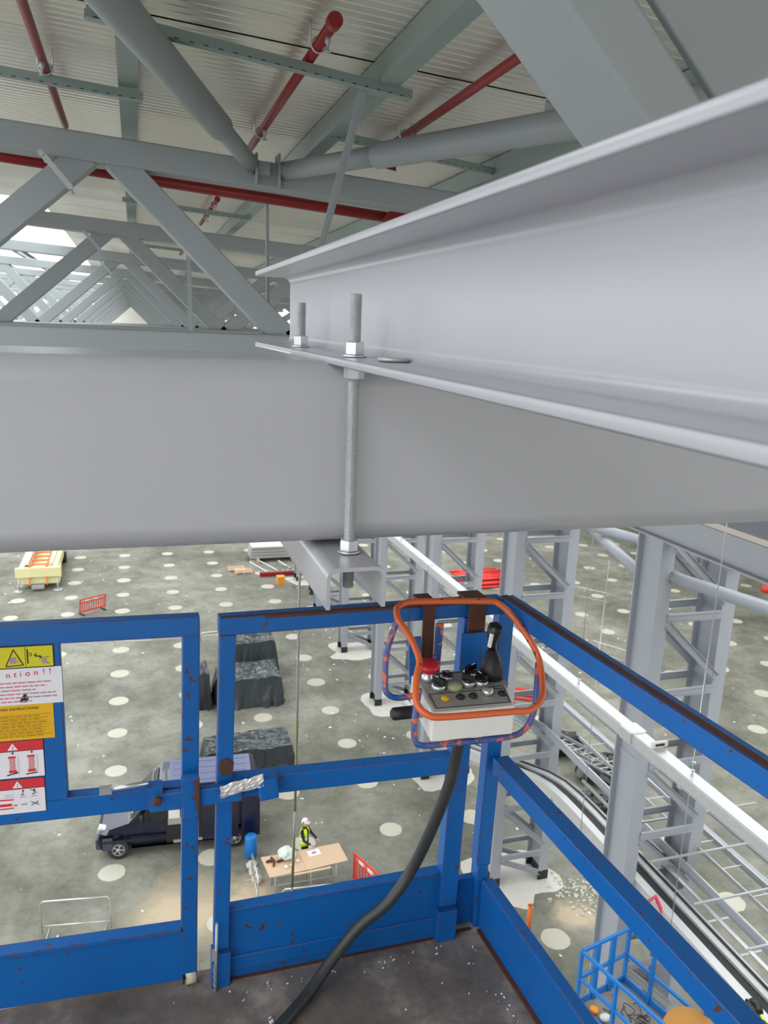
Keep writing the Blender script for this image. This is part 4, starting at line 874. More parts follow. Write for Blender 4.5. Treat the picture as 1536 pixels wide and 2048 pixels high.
# ------------------------------------------------------------------ people
def body(name, joints, edges, radii, mt, parent, lvl=2):
    me = bpy.data.meshes.new(name); keys = list(joints); idx = {k: i for i, k in enumerate(keys)}
    me.from_pydata([joints[k] for k in keys], [(idx[a], idx[b]) for a, b in edges], [])
    o = bpy.data.objects.new(name, me); C.objects.link(o); o.parent = parent
    sk = o.modifiers.new('skin', 'SKIN'); sk.use_smooth_shade = True
    for k in keys:
        sv = me.skin_vertices[0].data[idx[k]]; sv.radius = (radii[k], radii[k]) if not isinstance(radii[k], tuple) else radii[k]; sv.use_root = False
    me.skin_vertices[0].data[0].use_root = True
    ss = o.modifiers.new('sub', 'SUBSURF'); ss.levels = lvl; ss.render_levels = lvl
    for x in mats(mt): me.materials.append(x)
    return o
def person(loc, rot, label, bend=0.0, helmet='white', arms='down'):
    t = bpy.data.objects.new('person', None); C.objects.link(t); t.location = loc; t.rotation_euler = (0, 0, rot); tag(t, label, 'person'); ORG[t.name] = V((0, 0, 0))
    # local frame: faces -y
    def bd(p):
        p = V(p)
        if p.z > .95 and bend: q = Matrix.Rotation(bend, 3, 'X') @ (p - V((0, 0, .95))); return q + V((0, 0, .95))
        return p
    J = {'pel': (0, 0, .95), 'wst': (0, 0, 1.08), 'chs': (0, .01, 1.28), 'nck': (0, .02, 1.45), 'hd0': (0, .0, 1.52),
         'hl': (-.09, 0, .92), 'kl': (-.10, -.02, .50), 'al': (-.10, .02, .09), 'fl': (-.10, -.13, .045), 'hr': (.09, 0, .92), 'kr': (.10, -.02, .50), 'ar': (.10, .02, .09), 'fr': (.10, -.13, .045),
         'sl': (-.17, .02, 1.41), 'sr': (.17, .02, 1.41)}
    if arms == 'down': J.update({'el': (-.24, .02, 1.15), 'wl': (-.22, -.12, .95), 'er': (.24, .02, 1.15), 'wr': (.21, -.14, .97)})
    else: J.update({'el': (-.25, -.10, 1.17), 'wl': (-.18, -.32, 1.06), 'er': (.25, -.10, 1.17), 'wr': (.18, -.34, 1.08)})
    J = {k: bd(p) for k, p in J.items()}
    E = [('pel', 'wst'), ('wst', 'chs'), ('chs', 'nck'), ('nck', 'hd0'), ('pel', 'hl'), ('hl', 'kl'), ('kl', 'al'), ('al', 'fl'), ('pel', 'hr'), ('hr', 'kr'), ('kr', 'ar'), ('ar', 'fr'), ('chs', 'sl'), ('sl', 'el'), ('el', 'wl'), ('chs', 'sr'), ('sr', 'er'), ('er', 'wr')]
    Rr = dict(pel=(.15, .11), wst=(.14, .10), chs=(.17, .12), nck=.058, hd0=.055, hl=.085, kl=.06, al=.045, fl=.04, hr=.085, kr=.06, ar=.045, fr=.04, sl=.07, sr=.07, el=.045, er=.045, wl=.033, wr=.033)
    body('body', J, E, Rr, 'dark', t)
    # head with face
    hc = bd((0, -.01, 1.63))
    m = MB().ball((0, 0, 0), .1, 20, (.76, .95, 1.18)); m.ball((0, -.098, -.012), .016, 8, (.8, 1.2, 1.4)); m.ball((-.078, .0, -.01), .02, 8, (.5, 1, 1.4)); m.ball((.078, .0, -.01), .02, 8, (.5, 1, 1.4)); m.ball((0, -.072, -.085), .03, 8, (1, .9, .8))
    m.m = 1; m.ball((-.03, -.086, .012), .010, 8); m.ball((.03, -.086, .012), .010, 8); m.ball((0, -.094, -.052), .018, 8, (1.2, .3, .35))
    m.xf(Matrix.Translation(hc) @ Matrix.Rotation(bend * .5, 4, 'X')).build('head', ['skin', 'ink'], t)
    mm = MB().ball((0, .012, .02), .108, 20, (.82, .98, 1.12)); keep = []
    hm = MB(); hm.lathe((0, 0, 0), [(.118, 0), (.115, .02), (.108, .06), (.085, .105), (.045, .13), (0, .136)], 24); hm.m = 0
    hm.prism([(-.09, -.08), (.09, -.08), (.06, -.155), (-.06, -.155)], 2, .0, .012); hm.m = 1; hm.bar((0, -.11, .07), (0, .1, .085), .03, .02); hm.bar((-.117, 0, .01), (-.105, 0, .07), .05, .02, up=(0, 1, 0)); hm.bar((.117, 0, .01), (.105, 0, .07), .05, .02, up=(0, 1, 0))
    hm.xf(Matrix.Translation(hc + V((0, .01, .045))) @ Matrix.Rotation(bend * .5, 4, 'X')).build('helmet', ['white' if helmet == 'white' else 'blackgloss', 'ink'], t)
    # vest: a shell a little outside the torso
    m = MB(); rows = [(.90, .185, .135), (1.05, .178, .13), (1.2, .195, .142), (1.33, .205, .145), (1.42, .17, .12), (1.47, .09, .085)]; n = 20
    vs = []
    for z, a, b in rows: vs += [bd((a * cos(2 * pi * j / n), .012 + b * sin(2 * pi * j / n), z)) for j in range(n)]
    for i in range(len(rows) - 1):
        for j in range(n):
            ang = (j + .5) / n
            if .71 < ang < .79: continue      # open front
            m.m = 1 if i == 1 else 0
            m.add([vs[i * n + j], vs[i * n + (j + 1) % n], vs[(i + 1) * n + (j + 1) % n], vs[(i + 1) * n + j]], [(0, 1, 2, 3)], True)
    o = m.build('hi_vis_vest', ['hivis', 'paper'], t); sd_ = o.modifiers.new('thick', 'SOLIDIFY'); sd_.thickness = .01
    # hands: palm and five fingers
    for s_, wk, ek in ((-1, 'wl', 'el'), (1, 'wr', 'er')):
        w_ = J[wk]; d = (w_ - J[ek]).normalized(); sd2 = d.cross(V((0, 0, 1))).normalized(); nn = sd2.cross(d)
        jj = {'p0': w_, 'p1': w_ + d * .05, 'p2': w_ + d * .085}; ee = [('p0', 'p1'), ('p1', 'p2')]; ra = {'p0': (.028, .02), 'p1': (.034, .016), 'p2': (.034, .014)}
        body('hand', jj, ee, ra, 'skin', t, 1)
        fm = MB()
        for q, (off, ln) in enumerate(((-.027, .06), (-.009, .072), (.009, .068), (.026, .052))):
            b0 = w_ + d * .085 + sd2 * off; fm.tube([b0, b0 + d * ln * .5 - nn * .005, b0 + d * ln * .85 - nn * .02, b0 + d * ln * .95 - nn * .03], .008, 8, rs=[.009, .0085, .008, .004])
        b0 = w_ + d * .035 - sd2 * s_ * .03; fm.tube([b0, b0 + d * .025 - sd2 * s_ * .02, b0 + d * .05 - sd2 * s_ * .025], .009, 8, rs=[.012, .010, .006])
        fm.build('fingers', 'skin', t)
    for s_ in (-1, 1): MB().ball((s_ * .1, -.07, .05), .06, 12, (.8, 2.2, .8)).build('boot', 'black', t)
    return t
person((4.74, 22.02, FZ), radians(50), 'person in a hi-vis vest and white helmet standing behind the board table', 0.0, 'white', 'fwd')

# ------------------------------------------------------------------ the second, lower blue lift
AN = -.24
LB = empty('scissor_lift', (8.1, 8.6, FZ), 'lower bright blue scissor lift with open rails beside the nearest tower', 'scissor lift', rotz=0)
A0 = V((6.87, 9.73, -11.1)); ux = V((.974, .225, 0)).normalized(); uy = V((.26, -.966, 0)).normalized()
def lp(u, v, z=0): return A0 + ux * u + uy * v + V((0, 0, z))
WI, LE = 1.13, 2.9
def lbox(name, u0, u1, v0, v1, z0, z1, mt):
    vs = [lp(u, v, z) for z in (z0, z1) for u, v in ((u0, v0), (u1, v0), (u1, v1), (u0, v1))]
    MB().add(vs, [(3, 2, 1, 0), (4, 5, 6, 7), (0, 1, 5, 4), (1, 2, 6, 5), (2, 3, 7, 6), (3, 0, 4, 7)]).build(name, mt, LB)
lbox('deck', 0, WI, 0, LE, -.06, 0, 'deckply')
for u0, u1, v0, v1 in ((-.02, .01, 0, LE), (WI - .01, WI + .02, 0, LE), (0, WI, -.02, .01), (0, WI, LE - .01, LE + .02)): lbox('toe_board', u0, u1, v0, v1, -.12, .13, 'blue2')
for u, v in ((0, 0), (.38, 0), (.75, 0), (WI, 0), (0, .75), (0, 1.8), (0, LE), (WI, .55), (WI, 1.6), (WI, LE)):
    w_ = .055 if v or u in (0, WI) else .075
    MB().bar(lp(u, v, 0), lp(u, v, 1.1), w_, w_, (0, 1, 0)).build('post', 'blue2', LB)
for z in (1.1, .58):
    for a, b in (((0, 0), (WI, 0)), ((0, 0), (0, LE)), ((WI, 0), (WI, LE)), ((0, LE), (WI, LE))):
        MB().bar(lp(*a, z), lp(*b, z), .05, .05).build('rail', 'blue2', LB)
m = MB(); q = [lp(-.023, .45, -.10), lp(-.023, 1.05, -.10), lp(-.023, 1.05, .07), lp(-.023, .45, .07)]; m.add(q, [(0, 1, 2, 3)])
m.m = 1; m.text('A.J.L', lp(-.027, .52, -.06), .14, uy, (0, 0, 1)); m.build('name_plate', ['white', 'ink'], LB)
MB().box(lp(WI - .03, 1.0, .1), (.05, .14, .03), Matrix.Rotation(-.2, 3, 'Z')).build('rail_label', 'white', LB)
sm = MB()
for k in range(4):
    za, zb2 = -.2 - 1.05 * k, -1.25 - 1.05 * k
    for u in (.15, .95): sm.bar(lp(u, .2, za), lp(u + .06, 2.6, zb2), .06, .1); sm.bar(lp(u, 2.6, za), lp(u + .06, .2, zb2), .06, .1)
sm.build('scissor_stack', 'blue2', LB); lbox('chassis', .05, 1.08, .1, 2.8, -5.6, -4.45, 'blue2')
for u in (.05, 1.08):
    for v in (.5, 2.4): MB().lathe(lp(u, v, -5.55), [(.2, -.1), (.34, -.09), (.34, .09), (.2, .1)], 18, ux).build('wheel', 'tyre', LB)
cb = MB()
for k in range(14):
    c0 = lp(rnd.uniform(.15, .9), rnd.uniform(.3, 1.6), .02); pts = [c0]
    for i in range(6): pts.append(pts[-1] + V((rnd.uniform(-.16, .16), rnd.uniform(-.2, .2), rnd.uniform(-.01, .03))))
    for p in pts: p.z = max(p.z, -11.09)
    cb.tube(smooth_path(pts, 3), .007, 5)
o = cb.build('loose_cables', 'black', kind='stuff'); tag(o, 'tangle of black loose cables on the deck of the lower blue lift', 'cables')
t = empty('cable_drum', lp(.72, 1.55, 0), 'round tan wooden cable drum standing on the lower lift deck', 'cable drum')
c = lp(.74, 1.62, .40); ax = V((-.25, -.45, .86)).normalized()
for s_, mt in ((-.13, 'tan'), (.13, 'tan')): MB().lathe(c + ax * s_, [(.05, -.012), (.44, -.012), (.44, .012), (.05, .012)], 36, ax).build('flange', mt, t)
MB().lathe(c, [(.30, -.12), (.33, -.1), (.33, .1), (.30, .12)], 28, ax).build('wound_cable', 'black', t)
o = MB().lathe(lp(.15, .25, 0), [(.06, 0), (.08, .1), (.04, .12), (0, .12)], 12).build('orange_pot', 'tub'); tag(o, 'small orange pot in the corner of the lower lift deck', 'pot')
o = MB().ball(lp(.2, .45, .07), .09, 10, (1.2, .9, .7)).build('plastic_bag', 'bag'); tag(o, 'crumpled clear bag in the corner of the lower lift deck', 'bag')
person((8.62, 7.66, -11.1), radians(-72), 'person in a hi-vis vest and dark helmet leaning over in the lower blue lift', .35, 'dark', 'fwd')

# ------------------------------------------------------------------ van
VN = empty('panel_van', (1.0, 24.75, FZ), 'dark navy panel van with open side and rear doors on the concrete floor', 'van', rotz=-.07, world=False)
X0, X1 = -2.52, 2.5
prof = [(X0 + .08, .42), (X0 - .04, .75), (X0 + .05, 1.02), (X0 + .95, 1.28), (X0 + 1.62, 2.02), (X0 + 1.95, 2.30), (X0 + 2.4, 2.38), (X1 - .1, 2.38), (X1, 2.28), (X1 + .02, .45)]
def arch(cx): return [(cx + .42 * cos(a), .36 + .42 * sin(a)) for a in [pi * i / 8 for i in range(9)]]
bot = [(X1 - .02, .36)] + arch(1.78) + arch(-1.93) + [(X0 + .12, .36)]
pp = [(x, z) for x, z in prof] + bot
n = len(pp); mb = MB(); vs = []
for yy, f in ((-.86, 1), (-.98, .0), (.98, 0), (.86, 1)):
    for x, z in pp:
        lean = max(0, z - 1.3) * .12
        y = (abs(yy) - lean) * (1 if yy > 0 else -1)
        vs.append((x, y, z) if not f else (x * .995, y, .95 + (z - .95) * .985 if z > .5 else z))
mb.add(vs, [(k * n + i, k * n + (i + 1) % n, (k + 1) * n + (i + 1) % n, (k + 1) * n + i) for k in range(3) for i in range(n)])
mb.f += [list(range(n))[::-1], list(range(3 * n, 4 * n))]; mb.mi += [0, 0]; mb.sm += [False, False]
mb.build('body', 'navy', VN)
m = MB().bb(X0 + 2.2, X1 - .15, -.80, .80, 2.372, 2.40)
for k in range(4): m.bb(X0 + 2.3, X1 - .3, -.6 + .38 * k, -.54 + .38 * k, 2.40, 2.415)
m.build('roof_panel', 'vanroof', VN, bevel=.01)
m = MB(); q = [(X0 + .98, -.80, 1.31), (X0 + .98, .80, 1.31), (X0 + 1.84, .72, 2.22), (X0 + 1.84, -.72, 2.22)]; off = V((-.012, 0, .012))
m.add([V(p) + off for p in q], [(0, 3, 2, 1)]); m.build('windscreen', 'glass', VN)
MB().add([(X0 + 1.05, -.45, 1.40), (X0 + 1.05, -.15, 1.40), (X0 + 1.25, -.15, 1.62), (X0 + 1.25, -.45, 1.62)], [(0, 3, 2, 1)]).xf(Matrix.Translation((-.02, 0, .02))).build('permit_paper', 'paper', VN)
MB().add([(X0 + 1.02, -.62, 1.36), (X0 + 1.02, -.5, 1.36), (X0 + 1.14, -.5, 1.5), (X0 + 1.14, -.62, 1.5)], [(0, 3, 2, 1)]).xf(Matrix.Translation((-.02, 0, .02))).build('yellow_note', 'yellow', VN)
for s_ in (-1, 1):
    def sy(z): return s_ * (.985 - max(0, z - 1.3) * .12)
    w1 = [(X0 + 1.30, 1.38), (X0 + 1.52, 1.38), (X0 + 1.56, 1.68), (X0 + 1.50, 1.68)]; w2 = [(X0 + 1.60, 1.38), (X0 + 2.45, 1.38), (X0 + 2.45, 2.02), (X0 + 2.02, 2.02), (X0 + 1.62, 1.72)]
    for w_ in (w1, w2):
        m = MB(); k = len(w_); vs = [(x, sy(z) * 1.0 + s_ * d, z) for d in (0, .008) for x, z in w_]
        m.add(vs, [tuple(range(k, 2 * k)) if s_ > 0 else tuple(range(k, 2 * k))[::-1]] + [(i, (i + 1) % k, k + (i + 1) % k, k + i) for i in range(k)]); m.build('side_window', 'glass', VN)
    MB().box((X0 + 1.35, s_ * 1.10, 1.42), (.1, .2, .28)).build('mirror', 'black', VN, bevel=.03)
    MB().box((X0 + .12, s_ * .74, .98), (.34, .30, .22), Matrix.Rotation(.35, 3, 'Y')).build('headlight', 'galv_bright', VN, bevel=.04)
    MB().bb(X0 + .05, X1, s_ * .99 - .012, s_ * .99 + .012, .62, .70).build('side_moulding', 'black', VN)
    for cx in (1.78, -1.93):
        w = MB(); w.lathe((cx, s_ * .88, .34), [(.20, -.11), (.33, -.10), (.34, -.06), (.34, .06), (.33, .10), (.20, .11)], 28, (0, 1, 0)); wo = w.build('wheel', 'tyre', VN)
        h = MB(); h.lathe((cx, s_ * .985, .34), [(.06, .0), (.055, .03), (0, .035)], 12, (0, s_, 0))
        for k in range(5): a = 2 * pi * k / 5; h.bar((cx + .04 * cos(a), s_ * .985, .34 + .04 * sin(a)), (cx + .18 * cos(a), s_ * .985, .34 + .18 * sin(a)), .05, .02, up=(0, 1, 0))
        h.tube([(cx + .19 * cos(a), s_ * .985, .34 + .19 * sin(a)) for a in [2 * pi * i / 20 for i in range(20)]], .014, 6, closed=True); h.build('hub', 'hub', wo)
MB().prism([(X0 - .10, .38), (X0 - .12, .72), (X0 + .02, .80), (X0 + .12, .36)], 1, -.93, .93).bb(X0 + .1, X0 + .42, -1.0, -.9, .36, .78).build('bumper', 'bumper', VN, bevel=.03)
MB().bb(X0 - .02, X0 + .02, -.5, .5, .84, .98).build('grille', 'black', VN)
MB().bb(X0 + .45, X0 + .55, -.02, .02, 1.12, 1.13).cyl((X0 + .98, -.65, 1.33), (X0 + 1.25, .1, 1.6), .012, 6).cyl((X0 + .98, .1, 1.33), (X0 + 1.25, .7, 1.6), .012, 6).build('wipers', 'black', VN)
MB().bb(-.42, .75, -1.0, -.955, .45, 2.1).build('load_doorway', 'ink', VN)  # black sheet on the solid side, the inside's darkness painted on
MB().bb(-.20, .73, -1.01, -.96, .42, .52).bb(.1, .6, -1.03, -.97, .55, 1.2).build('sill_and_shelf', 'panel', VN)
MB().bb(-.34, .02, -1.06, -.98, 1.35, 1.62).build('white_carton', 'white', VN); MB().bb(-.36, .06, -1.05, -.98, 1.12, 1.34).build('grey_tub', 'panel', VN)
MB().bb(.72, 1.9, -1.05, -1.0, .45, 2.1).build('sliding_door', 'navy', VN, bevel=.01)
MB().box((X1 + .04, .45, 1.25), (.05, .85, 1.6)).build('rear_door', 'navy', VN, bevel=.01)
MB().box((X1 - .20, -1.07, 1.25), (.60, .05, 1.6)).build('rear_door', 'navy', VN, bevel=.01)
MB().bb(X1 - .05, X1 + .1, -.9, .9, .38, .55).build('rear_bumper', 'black', VN)

# ------------------------------------------------------------------ board table and what lies on it
TB = empty('work_table', (4.6, 21.2, FZ), 'long table of two tan boards on metal trestles beside the person', 'table')
def slab4(name, pts, z0, z1, mt, par):
    m = MB(); m.prism(pts, 2, z0, z1); return m.build(name, mt, par)
TZ = -16.1
slab4('board', [(3.40, 20.69), (4.72, 20.76), (4.62, 21.70), (3.28, 21.68)], TZ - .02, TZ, 'wood', TB)
slab4('board', [(4.55, 20.72), (5.87, 20.86), (5.80, 21.76), (4.46, 21.70)], TZ + .001, TZ + .02, 'wood', TB)
slab4('board_edge', [(4.1, 20.64), (5.3, 20.70), (5.3, 20.74), (4.1, 20.68)], TZ - .05, TZ - .01, 'woodedge', TB)
for x in (3.6, 4.7, 5.5):
    for y in (20.85, 21.5): MB().cyl((x, y, FZ), (x, y, TZ - .02), .02, 8).build('leg', 'galv', TB)
    MB().cyl((x, 20.85, TZ - .05), (x, 21.5, TZ - .05), .02, 8).build('crossbar', 'galv', TB)
MB().cyl((3.6, 20.85, -16.55), (5.5, 20.85, -16.55), .015, 8).cyl((3.6, 21.5, -16.75), (5.5, 21.5, -16.75), .015, 8).build('stretcher', 'galv', TB)
o = MB().add([(4.75, 21.30, TZ + .024), (5.13, 21.36, TZ + .024), (5.10, 21.66, TZ + .026), (4.70, 21.58, TZ + .026)], [(0, 1, 2, 3)]); o.m = 1
o.add([(4.85, 21.40, TZ + .027), (5.0, 21.42, TZ + .027), (4.98, 21.54, TZ + .028), (4.84, 21.5, TZ + .028)], [(0, 1, 2, 3)]); o = o.build('drawing_sheet', ['paper', 'faint']); tag(o, 'white drawing sheet lying on the board table', 'paper')
def crumple(name, c, r, mt, seed, label, cat, sc=(1, 1, .6), amp=.45):
    m = MB().ball((0, 0, 0), r, 18, sc)
    for i, p in enumerate(m.v): q = p.normalized() if p.length else V((0, 0, 1)); m.v[i] = p * (1 + amp * noise.noise(q * 3.1 + V((seed, 0, 0))))
    zmin = min(p.z for p in m.v); m.v = [p + V(c) - V((0, 0, zmin)) for p in m.v]
    for i in range(len(m.sm)): m.sm[i] = False
    o = m.build(name, mt); tag(o, label, cat); return o
crumple('plastic_bag', (4.05, 21.45, TZ), .26, 'bag', 3, 'crumpled clear plastic bag on the board table', 'bag')
for k, (x, y) in enumerate(((3.95, 21.0), (4.15, 21.05), (4.35, 21.2))): crumple('white_cup', (x, y, TZ), .06, 'white', k + 8, 'small white packet on the board table, the %s from its open end' % ORD[k], 'packet', amp=.15)
for k, (x, y, r_) in enumerate(((3.52, 21.4, .3), (3.62, 21.25, 1.3), (3.85, 21.32, .2))):
    m = MB().box((0, 0, .04), (.26, .06, .06)).box((.1, .05, .04), (.06, .16, .05)).xf(Matrix.Translation((x, y, TZ)) @ Matrix.Rotation(r_, 4, 'Z')); o = m.build('hand_tool', 'rust', bevel=.01)
    tag(o, 'brown hand tool on the table end, the %s counting towards the plastic bag' % ORD[k], 'tool', 'hand tools on the board table')
o = MB().lathe((3.15, 23.0, FZ), [(.16, 0), (.2, .1), (.2, .75), (.16, .8), (.0, .8)], 18).build('blue_drum', 'blue2'); tag(o, 'small blue plastic drum beside the van', 'drum')
for k, z in enumerate((0, .22, .45)): crumple('sack', (3.1 + .03 * k, 22.4 - .35 * k, FZ), .17, 'cap', k + 2, 'cream sack on the floor beside the blue drum, the %s from it' % ORD[k], 'sack', (1, 1, .8), .3)

# ------------------------------------------------------------------ barriers
def plastic_barrier(p0, p1, label, lean=0.0):
    t = empty('plastic_barrier', p0, label, 'barrier', 'red plastic barriers'); p0, p1 = V(p0), V(p1); d = (p1 - p0); L = d.length; d.normalize(); nn = d.cross(V((0, 0, 1)))
    def q(u, z): return p0 + d * u + V((0, 0, z)) + nn * lean * z
    m = MB().bar(q(0, .98), q(L, .98), .05, .07).bar(q(0, .78), q(L, .78), .05, .07).bar(q(0, .2), q(L, .2), .05, .08).bar(q(.03, .1), q(.03, 1.0), .05, .06, up=d).bar(q(L - .03, .1), q(L - .03, 1.0), .05, .06, up=d); m.build('barrier_frame', 'plasticred', t)
    k = int(L / .15)
    for i in range(1, k): MB().bar(q(L * i / k, .22), q(L * i / k, .78), .03, .04, up=d).build('bar', 'plasticred', t)
    for u in (.3, .62): MB().bar(q(L * u - .12, .88), q(L * u + .12, .88), .06, .13).build('reflector', 'white', t)
    for u in (.15, L - .15): MB().bar(q(u, .04) - nn * .28, q(u, .04) + nn * .28, .08, .08).build('foot', 'black', t)
plastic_barrier((6.12, 21.05, FZ), (6.62, 19.75, FZ), 'red plastic barrier beside the end of the board table')
plastic_barrier((-3.62, 47.5, FZ), (-2.2, 48.4, FZ), 'red plastic barrier alone on the open floor near the cream lift', .15)
def crowd_barrier(p0, p1, label, h=1.1, bars=0):
    t = empty('metal_barrier', p0, label, 'barrier', 'thin metal barriers'); p0, p1 = V(p0), V(p1); d = p1 - p0; L = d.length; d.normalize(); nn = d.cross(V((0, 0, 1))); Z = V((0, 0, 1))
    MB().tube([p0 + Z * .05, p0 + Z * (h - .08), p0 + d * .08 + Z * h, p1 - d * .08 + Z * h, p1 + Z * (h - .08), p1 + Z * .05], .02, 8).cyl(p0 + Z * .3, p1 + Z * .3, .015, 8).build('barrier_frame', 'galv_bright', t)
    for i in range(1, bars): MB().cyl(p0 + d * L * i / bars + Z * .3, p0 + d * L * i / bars + Z * h, .008, 6).build('bar', 'galv_bright', t)
    for u in (.15, L - .15): MB().cyl(p0 + d * u - nn * .25 + Z * .02, p0 + d * u + nn * .25 + Z * .02, .02, 6).build('foot', 'galv', t)
crowd_barrier((-3.0, 21.0, FZ), (-1.15, 20.75, FZ), 'thin pale metal barrier standing alone in front of the van')
crowd_barrier((3.05, 22.0, FZ), (3.05, 20.7, FZ), 'metal barrier beside the tool end of the board table', .9)
crowd_barrier((3.75, 20.45, FZ), (5.35, 20.3, FZ), 'metal barrier standing in front of the board table', .6)
crowd_barrier((23.6, 35.6, FZ), (24.8, 33.6, FZ), 'metal barrier with a striped chain beyond the blue side rail', .9, 6)
crowd_barrier((27.6, 44.6, FZ), (29.2, 42.6, FZ), 'metal barrier far off between the tower legs', .9, 6)
crowd_barrier((-1.5, 42.1, FZ), (2.4, 41.9, FZ), 'long low metal barrier beyond the wrapped piles', .5, 0)
crowd_barrier((3.0, 42.0, FZ), (8.5, 42.4, FZ), 'second long low metal barrier beyond the wrapped piles', .5, 0)

# ------------------------------------------------------------------ sheeted piles
def wrapped(x0, x1, y0, y1, h, seed, label, grp='black sheeted piles'):
    N = 40; m = MB(); vs = []; cx, cy = (x0 + x1) / 2, (y0 + y1) / 2; hx, hy = (x1 - x0) / 2, (y1 - y0) / 2
    for i in range(N + 1):
        for j in range(N + 1):
            u, v = -1.25 + 2.5 * i / N, -1.25 + 2.5 * j / N
            cu, cv_ = max(-1, min(1, u)), max(-1, min(1, v)); out = max(abs(u), abs(v)) - 1
            p = V((u * 2.2 + seed, v * 2.2, seed))
            if out <= 0: z = h + .09 * h * noise.noise(p * .8) + .07 * abs(noise.noise(p * 2.3)); x, y = u * hx, v * hy
            else:
                f = min(1, out / .25); z = h * (1 - f) * (1 + .1 * noise.noise(p)); r_ = .05 * h * f + .30 * abs(noise.noise(V((cu * 3.2 + seed, cv_ * 3.2, f * .8)))) * (.15 + f) + .04 * noise.noise(p * 5)
                x, y = cu * hx, cv_ * hy
                if abs(u) > 1: x += r_ * (1 if u > 0 else -1)
                if abs(v) > 1: y += r_ * (1 if v > 0 else -1)
                z = max(0.0, z)
            vs.append((cx + x, cy + y, FZ + z))
    m.add(vs, [(i * (N + 1) + j, (i + 1) * (N + 1) + j, (i + 1) * (N + 1) + j + 1, i * (N + 1) + j + 1) for i in range(N) for j in range(N)])
    o = m.build('sheeted_pile', 'wrap'); tag(o, label, 'sheeted pile', grp)
wrapped(2.15, 2.75, 33.9, 35.2, 1.7, 1.0, 'tall narrow pile under black sheeting seen between the two gate posts')
wrapped(3.2, 6.0, 33.6, 35.6, 1.35, 5.0, 'crumpled black sheeted pile behind the top left of the middle frame')
wrapped(4.0, 6.2, 36.6, 38.2, 1.9, 9.0, 'black sheeted pile with a bright top, behind the crumpled one')
wrapped(2.1, 5.35, 27.4, 28.9, 1.35, 14.0, 'long low green-black sheeted pile nearer the van')

# ------------------------------------------------------------------ cream lift in the distance
CL = empty('cream_lift', (-6.6, 57, FZ), 'cream coloured tracked lift with an orange ladder, far off on the open floor', 'lift')
MB().bb(-7.6, -5.1, 52.9, 54.6, FZ + .35, FZ + 1.3).bb(-7.5, -5.3, 54.6, 61, FZ + .5, FZ + 1.0).build('chassis', 'cream', CL, bevel=.06)
MB().bb(-7.7, -5.0, 52.7, 53.0, FZ + .9, FZ + 1.5).bb(-7.5, -7.2, 53, 61, FZ + 1.0, FZ + 1.5).bb(-5.5, -5.2, 53, 61, FZ + 1.0, FZ + 1.5).build('side_frame', 'cream', CL)
MB().bb(-6.75, -6.0, 52.4, 52.7, FZ + .2, FZ + .4).build('step', 'galv', CL)
for x in (-6.85, -5.85): MB().bar((x, 53, FZ + 1.5), (x, 61, FZ + 1.8), .09, .1).build('ladder_rail', 'orangeplastic', CL); MB().bar((x, 52.6, FZ + .4), (x, 52.9, FZ + 1.6), .09, .06, up=(0, 1, 0)).build('ladder_rail', 'orangeplastic', CL)
for k in range(9): MB().bb(-6.85, -5.85, 53.3 + .85 * k, 53.38 + .85 * k, FZ + 1.52 + .03 * k, FZ + 1.6 + .03 * k).build('rung', 'orangeplastic', CL)
for x in (-7.5, -5.2): MB().cyl((x, 52.6, FZ), (x, 52.6, FZ + .8), .06, 8).lathe((x, 52.6, FZ), [(.3, 0), (.3, .06), (.1, .1)], 14).build('outrigger', 'galv', CL)
for x in (-7.35, -5.35):
    for y in (55, 59): MB().lathe((x, y, FZ + .4), [(.2, -.2), (.4, -.18), (.4, .18), (.2, .2)], 16, (1, 0, 0)).build('wheel', 'tyre', CL)
MB().bb(-7.2, -6.95, 53.5, 60, FZ + 1.5, FZ + 1.7).bb(-5.7, -5.5, 53.5, 60, FZ + 1.5, FZ + 1.7).build('boom', 'white', CL)

# ------------------------------------------------------------------ materials stacked far off
ST = empty('sheet_stack', (9.4, 57, FZ), 'stack of silver sheets and lengths on bearers, far off', 'stack')
for k in range(4): MB().bb(7.7 + .05 * k, 11.4 - .05 * k, 56.6 + .1 * k, 58.4, FZ + .3 + .2 * k, FZ + .47 + .2 * k).build('sheet_pack', 'galv_bright', ST)
for x in (8.2, 10.8): MB().bb(x, x + .15, 56.4, 58.4, FZ, FZ + .3).build('bearer', 'wood', ST)
for k, (x, y) in enumerate(((6.5, 55.0), (6.9, 54.3))):
    t = empty('pallet', (x, y, FZ), ('pallet lying in front of the silver sheets, further one', 'pallet lying in front of the silver sheets, nearer one')[k], 'pallet', 'wooden pallets')
    for i in range(4): MB().bb(x - .6, x + .6, y - .5 + .28 * i, y - .36 + .28 * i, FZ + .12, FZ + .15).build('slat', 'wood', t)
    for i in range(3): MB().bb(x - .6 + .54 * i, x - .5 + .54 * i, y - .5, y + .5, FZ, FZ + .12).build('bearer', 'wood', t)
for k, (a, b) in enumerate((((7.5, 55.6), (8.6, 53.8)), ((8.2, 55.9), (9.3, 54.2)), ((9.6, 55.6), (10.3, 54.6)), ((9.5, 54.9), (10.4, 54.7)))):
    o = MB().bar((*a, FZ + .35), (*b, FZ + .05), .07, .06).build('metal_length', 'galv_bright'); tag(o, 'loose bright metal length leaning off the silver stack, the %s from the pallets' % ORD[k], 'metal length', 'loose metal lengths')
o = MB().bb(7.9, 12.2, 53.0, 53.3, FZ, FZ + .3).build('red_beam', 'red'); tag(o, 'long dull red steel beam lying behind the orange tub', 'beam')
